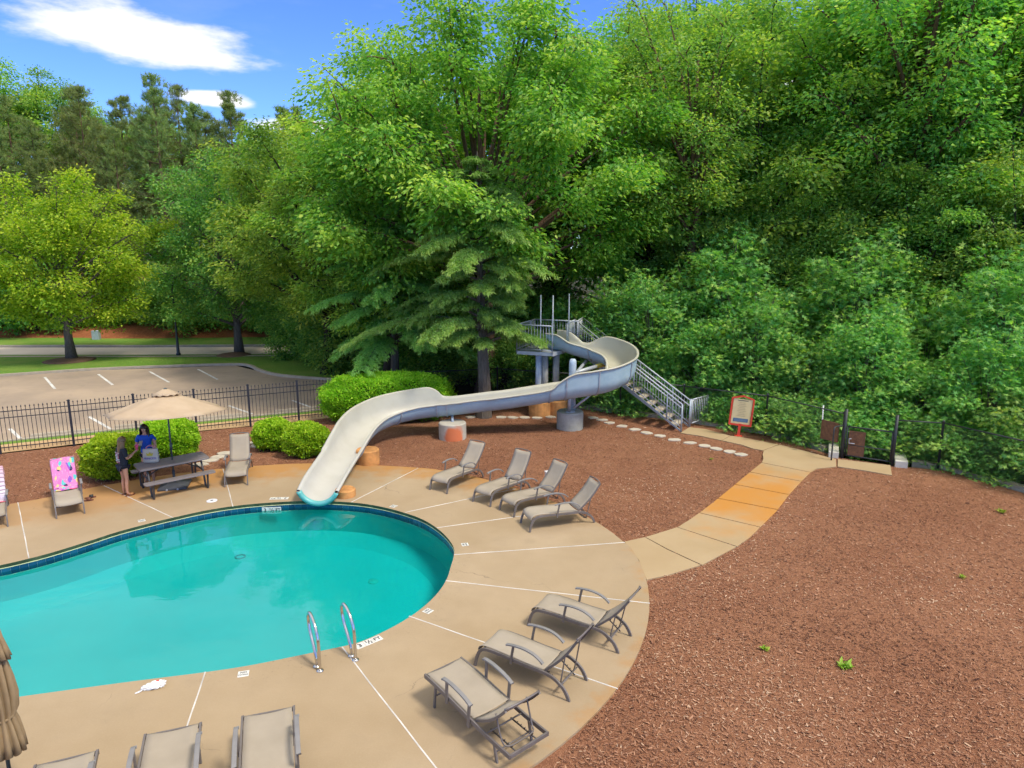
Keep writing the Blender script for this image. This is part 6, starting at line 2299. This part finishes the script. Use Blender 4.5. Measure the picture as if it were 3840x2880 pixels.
def skin_body(name, verts, edges, radii, m, parent, sub=2):
    me = bpy.data.meshes.new(name)
    me.from_pydata([Vector(v) for v in verts], edges, [])
    o = bpy.data.objects.new(name, me)
    COL.objects.link(o)
    sk = o.modifiers.new('skin', 'SKIN')
    sk.use_smooth_shade = True
    for sv, r_ in zip(me.skin_vertices[0].data, radii):
        sv.radius = r_ if isinstance(r_, tuple) else (r_, r_)
    me.skin_vertices[0].data[0].use_root = True
    s = o.modifiers.new('sub', 'SUBSURF')
    s.levels = s.render_levels = sub
    dg = bpy.context.evaluated_depsgraph_get()
    dg.update()
    me2 = bpy.data.meshes.new_from_object(o.evaluated_get(dg))
    bpy.data.objects.remove(o)
    me2.name = name
    ob = link(name, me2, m, parent)
    me2.polygons.foreach_set('use_smooth', [True] * len(me2.polygons))
    return ob


def chainv(V, E, Rd, start, pts):
    """append a limb to a skeleton; start is an index"""
    p = start
    for (c, r_) in pts:
        V.append(c)
        Rd.append(r_)
        E.append((p, len(V) - 1))
        p = len(V) - 1
    return p


def hand(V, E, Rd, wrist, wpos, d, side, k=1.0):
    """palm, four fingers and a thumb, slightly curled"""
    w = Vector(wpos)
    d = Vector(d).normalized()
    s = Vector(side).normalized()
    n = d.cross(s)
    palm = w + d * .055 * k
    ip = chainv(V, E, Rd, wrist, [(tuple(palm), (.026 * k, .018 * k))])
    for i, (o_, ln) in enumerate(((-.026, .052), (-.009, .062), (.009, .058), (.026, .046))):
        b_ = palm + s * o_ * k + d * .03 * k
        chainv(V, E, Rd, ip, [(tuple(b_), .0085 * k), (tuple(b_ + d * ln * .55 * k + n * .012 * k), .008 * k), (tuple(b_ + d * ln * .8 * k + n * .035 * k), .0065 * k)])
    tb2 = w + s * -.032 * k + d * .03 * k
    chainv(V, E, Rd, ip, [(tuple(tb2), .010 * k), (tuple(tb2 + d * .03 * k - s * .01 * k + n * .018 * k), .008 * k)])


def head_parts(parent, c, hk, hair, yaw, long_, skin):
    """face details and hair; c is the head's centre, yaw turns the face (0 = -y)"""
    h = empty_part = None
    Rm = Matrix.Translation(Vector(c)) @ Matrix.Rotation(yaw, 4, 'Z')
    pitch = Matrix.Rotation(R(long_['pitch']), 4, 'X')
    T = Rm @ pitch

    def P_(x, y, z):
        return T @ Vector((x * hk, y * hk, z * hk))
    for s in (-1, 1):
        mb = MB().lathe([(0.0, -.006), (.008, -.003), (.009, 0), (.006, .004), (0, .006)], 8)
        mb.v = [tuple(P_(s * .030 + a, -.088 + b * .3, .005 + z)) for a, b, z in mb.v]
        mb.build('eye', M['ink_black'], parent, smooth=True)
        mb = MB().lathe([(0, -.028), (.012, -.015), (.014, .008), (.008, .026), (0, .03)], 8)
        mb.v = [tuple(P_(s * .078 + a * .6, .005 + b, -.005 + z)) for a, b, z in mb.v]
        mb.build('ear', skin, parent, smooth=True)
    mb = MB()
    mb.add([P_(0, -.090, .02), P_(-.013, -.088, -.022), P_(.013, -.088, -.022), P_(0, -.112, -.018)], [(0, 1, 3), (0, 3, 2), (1, 2, 3)])
    mb.build('nose', skin, parent)
    mb = MB().lathe([(0, -.005), (.02, 0), (0, .005)], 10)
    mb.v = [tuple(P_(a, -.086 + b * .25, -.048 + z)) for a, b, z in mb.v]
    mb.build('mouth', M['print_pink'], parent)
    # hair: scalp cap plus hanging length
    rows = []
    for i in range(9):
        ph = math.pi * 0.02 + (math.pi * 0.60) * i / 8
        row = []
        for k in range(25):
            th = math.pi * 2 * k / 24
            fr_ = max(0, -math.sin(th))                # front side
            p_ = ph * (1 - 0.42 * fr_)
            r_ = .096 * math.sin(p_)
            row.append(tuple(P_(r_ * .94 * math.cos(th), r_ * 1.10 * math.sin(th) + .006, .015 + .122 * math.cos(p_))))
        rows.append(row)
    MB().grid(rows).build('hair', hair, parent, smooth=True, solid=0.012)
    rows = []
    for i in range(8):
        f = i / 7
        row = []
        for k in range(17):
            th = math.pi * (-0.16 + 1.32 * k / 16)
            r_ = .100 * (1 - .1 * f) + .008 * math.sin(k * 2.2 + i)
            wid = long_['wide'] * (1 + .35 * f)
            a = Vector((r_ * wid * math.cos(th), .012 + (r_ * (.9 + .1 * f)) * math.sin(th) + long_['back'] * f, .03))
            q = T @ (a * hk)
            q.z -= long_['len'] * f
            if k in (0, 16):
                q.z += .05 * f
            row.append(tuple(q))
        rows.append(row)
    MB().grid(rows).build('hair_length', hair, parent, smooth=True, solid=0.02)


def build_woman():
    t = empty('person', (-9.86, 17.98, 0), R(10), 'person in a bright blue T-shirt looking down at a phone behind the table', 'person')
    V, E, Rd = [], [], []
    V.append((0, .01, .86)); Rd.append((.135, .10))            # pelvis (root)
    sp = chainv(V, E, Rd, 0, [((0, .0, 1.0), (.125, .09)), ((0, -.005, 1.16), (.13, .095)), ((0, .005, 1.30), (.12, .085))])
    nk = chainv(V, E, Rd, sp, [((0, .0, 1.385), .05), ((0, -.012, 1.43), .047)])
    chainv(V, E, Rd, nk, [((0, -.03, 1.475), (.062, .072)), ((0, -.035, 1.53), (.074, .088)), ((0, -.025, 1.585), (.062, .072))])
    # camera-left arm folded up with the phone
    a = chainv(V, E, Rd, sp, [((-.165, .0, 1.315), .052), ((-.215, .02, 1.18), .045), ((-.235, .0, 1.04), .040), ((-.15, -.17, 1.10), .036), ((-.075, -.25, 1.155), .027)])
    hand(V, E, Rd, a, (-.075, -.25, 1.155), (.7, -.5, .45), (.4, .8, .2))
    # other arm hangs to the bag
    a = chainv(V, E, Rd, sp, [((.165, .0, 1.315), .052), ((.22, -.01, 1.17), .045), ((.245, -.05, 1.03), .040), ((.25, -.17, .96), .034), ((.25, -.27, .94), .026)])
    hand(V, E, Rd, a, (.25, -.27, .94), (.1, -1, -.25), (1, 0, 0))
    for s in (-1, 1):
        chainv(V, E, Rd, 0, [((s * .085, .005, .76), (.082, .085)), ((s * .09, -.005, .60), .070), ((s * .092, -.015, .46), .054), ((s * .095, .01, .32), .053), ((s * .098, .02, .14), .036), ((s * .10, .015, .065), .034), ((s * .105, -.05, .03), (.036, .026)), ((s * .115, -.13, .02), (.036, .018))])
    skin_body('body', V, E, Rd, M['skin_light'], t)
    # shirt
    V, E, Rd = [(0, .01, .82)], [], [(.168, .135)]
    sp = chainv(V, E, Rd, 0, [((0, .005, .93), (.155, .122)), ((0, .0, 1.05), (.148, .112)), ((0, -.008, 1.17), (.152, .116)), ((0, .004, 1.29), (.140, .102)), ((0, .002, 1.345), (.085, .068))])
    for s in (-1, 1):
        chainv(V, E, Rd, sp - 1, [((s * .160, .0, 1.315), .066), ((s * .205, .012, 1.215), .064), ((s * .222, .018, 1.15), .064)])
    skin_body('shirt', V, E, Rd, M['shirt_blue'], t)
    V, E, Rd = [(0, .01, .83)], [], [(.14, .11)]
    for s in (-1, 1):
        chainv(V, E, Rd, 0, [((s * .085, .005, .76), (.092, .095)), ((s * .09, .0, .69), .086)])
    skin_body('shorts', V, E, Rd, M['shorts_navy'], t, 1)
    head_parts(t, (0, -.038, 1.525), 1.0, M['hair_dark'], R(-6), {'pitch': 18, 'len': .36, 'wide': 1.08, 'back': .02}, M['skin_light'])
    for s in (-1, 1):
        MB().prism([(s * .112 + .048 * math.cos(a), -.05 + .125 * math.sin(a)) for a in [2 * math.pi * k / 14 for k in range(14)]], 0, .022).build('sandal', M['sandal_brown'], t)
    ph = MB().box(-.038, .038, -.005, .005, -.075, .075).build('phone', M['phone_grey'], None, bevel=0.004)
    ph.location = t.matrix_basis @ Vector((-.02, -.315, 1.205))
    ph.rotation_euler = (R(-38), 0, R(10))
    tag(ph, 'grey phone held up by the person in blue', 'phone')
    return t


woman = build_woman()


def build_girl():
    t = empty('person', (-9.98, 17.03, 0), R(146), 'person in a dark printed T-shirt and sandals, seen from behind at the table end', 'person')
    k = 0.945
    V, E, Rd = [], [], []
    V.append((0, .01, .84)); Rd.append((.115, .09))
    sp = chainv(V, E, Rd, 0, [((0, .0, .97), (.105, .078)), ((0, -.0, 1.11), (.11, .08)), ((0, .01, 1.23), (.105, .075))])
    nk = chainv(V, E, Rd, sp, [((0, .0, 1.305), .043), ((0, -.01, 1.345), .041)])
    chainv(V, E, Rd, nk, [((0, -.025, 1.385), (.058, .068)), ((0, -.03, 1.44), (.070, .083)), ((0, -.02, 1.49), (.058, .068))])
    # right forearm raised with the cup, left arm bent in front
    a = chainv(V, E, Rd, sp, [((-.145, .01, 1.24), .044), ((-.19, .01, 1.12), .038), ((-.20, -.02, 1.0), .034), ((-.16, -.16, 1.06), .030), ((-.12, -.25, 1.12), .023)])
    hand(V, E, Rd, a, (-.12, -.25, 1.12), (.15, -.9, .4), (0, .3, 1), .9)
    a = chainv(V, E, Rd, sp, [((.145, .01, 1.24), .044), ((.185, .02, 1.11), .038), ((.195, -.01, .985), .034), ((.14, -.14, .98), .030), ((.09, -.22, 1.0), .023)])
    hand(V, E, Rd, a, (.09, -.22, 1.0), (-.3, -.9, .2), (1, -.3, 0), .9)
    for s in (-1, 1):
        chainv(V, E, Rd, 0, [((s * .075, .01, .74), (.072, .076)), ((s * .08, .0, .58), .060), ((s * .082, -.005, .44), .047), ((s * .085, .015, .31), .047), ((s * .088, .02, .13), .032), ((s * .09, .015, .065), .031), ((s * .092, -.04, .035), (.033, .025)), ((s * .095, -.12, .03), (.033, .017))])
    skin_body('body', V, E, Rd, M['skin_legs'], t)
    V, E, Rd = [(0, .01, .76)], [], [(.150, .122)]
    sp = chainv(V, E, Rd, 0, [((0, .008, .88), (.146, .116)), ((0, .0, 1.0), (.142, .108)), ((0, .0, 1.12), (.138, .105)), ((0, .008, 1.22), (.125, .092)), ((0, .005, 1.27), (.078, .062))])
    for s in (-1, 1):
        chainv(V, E, Rd, sp - 1, [((s * .140, .01, 1.235), .060), ((s * .18, .012, 1.14), .060), ((s * .195, .005, 1.04), .058)])
    sh = skin_body('shirt', V, E, Rd, M['shirt_navy'], t)
    g = random.Random(4)
    for r_ in range(7):
        for c in range(3):
            x, z = -.055 + c * .055 + g.uniform(-.012, .012), 1.17 - r_ * .042
            w_, h_ = g.uniform(.016, .028), g.uniform(.008, .015)
            y = .125 - .35 * x * x
            MB().box(x - w_, x + w_, y - .003, y + .004, z - h_, z + h_).build('shirt_print', M['print_white'] if g.random() < .6 else M['print_pink'], sh)
    V, E, Rd = [(0, .01, .82)], [], [(.125, .10)]
    for s in (-1, 1):
        chainv(V, E, Rd, 0, [((s * .075, .008, .76), (.082, .085)), ((s * .078, .005, .70), .074)])
    skin_body('shorts', V, E, Rd, M['shorts_navy'], t, 1)
    head_parts(t, (0, -.03, 1.435), .95, M['hair_light'], R(-8), {'pitch': 14, 'len': .36, 'wide': 1.0, 'back': .035}, M['skin_legs'])
    for s in (-1, 1):
        sl_ = MB().prism([(s * .095 + .048 * math.cos(a), -.045 + .125 * math.sin(a)) for a in [2 * math.pi * q / 14 for q in range(14)]], 0, .024).build('sandal', M['sandal_brown'], t)
        rows = [[(s * .095 + .046 * math.cos(a), y_, .024 + .045 * math.sin(a)) for a in [math.pi * q / 8 for q in range(9)]] for y_ in (-.11, -.07, -.03)]
        MB().grid(rows).build('strap', M['sandal_strap'], sl_, smooth=True, solid=0.005)
    c = empty('drink_cup', t.matrix_basis @ Vector((-.095, -.335, 1.14)), 0, 'bright pink cup in the hand of the person in the dark T-shirt', 'cup')
    MB().lathe([(.030, 0), (.040, .13), (.042, .135)], 14).build('body', M['cup_pink'], c, smooth=True)
    MB().lathe([(.044, .135), (.044, .148), (0, .152)], 14).build('lid', M['cup_pink'], c, smooth=True)
    MB().tube([(0.01, 0, .15), (.025, 0, .21)], 0.004, 5).build('straw', M['cup_pink'], c)
    return t


girl = build_girl()

# tote bag on the table
bag = empty('tote_bag', (-9.50, 17.50, .7455), R(8), 'off white tote bag with a yellow crown print on the picnic table', 'tote bag')
rows = []
for (z, w_, d_) in ((0, .185, .075), (.04, .195, .085), (.18, .195, .07), (.34, .185, .04), (.36, .183, .035)):
    row = []
    for k in range(33):
        th = 2 * math.pi * k / 32
        c, s = math.cos(th), math.sin(th)
        row.append((w_ * math.copysign(abs(c) ** .35, c), d_ * math.copysign(abs(s) ** .45, s), z + .006 * math.sin(5 * th) * (z > .3)))
    rows.append(row)
bd = MB().grid(rows)
bd.f.append(tuple(range(31, -1, -1)))
bd = bd.build('bag_body', M['bag_canvas'], bag, smooth=True)
for y in (-.03, .03):
    MB().tube(spline([(-.09, y, .35), (-.085, y, .41), (0, y * 1.2, .45), (.085, y, .41), (.09, y, .35)], 4), 0.009, 6).build('handle', M['print_pink'], bag, smooth=True)
MB().add([(-.07, -.082, .19), (.07, -.082, .19), (.085, -.075, .275), (.038, -.080, .235), (0, -.072, .29), (-.038, -.080, .235), (-.085, -.075, .275)], [(0, 1, 3), (1, 2, 3), (0, 3, 5), (3, 4, 5), (0, 5, 6)]).build('crown_print', M['bag_yellow'], bd)
text_mesh('PRINCESS', 0.074, 'bag_purple', bd, (0, -.089, .12), (R(88), 0, 0), bold=0.012)
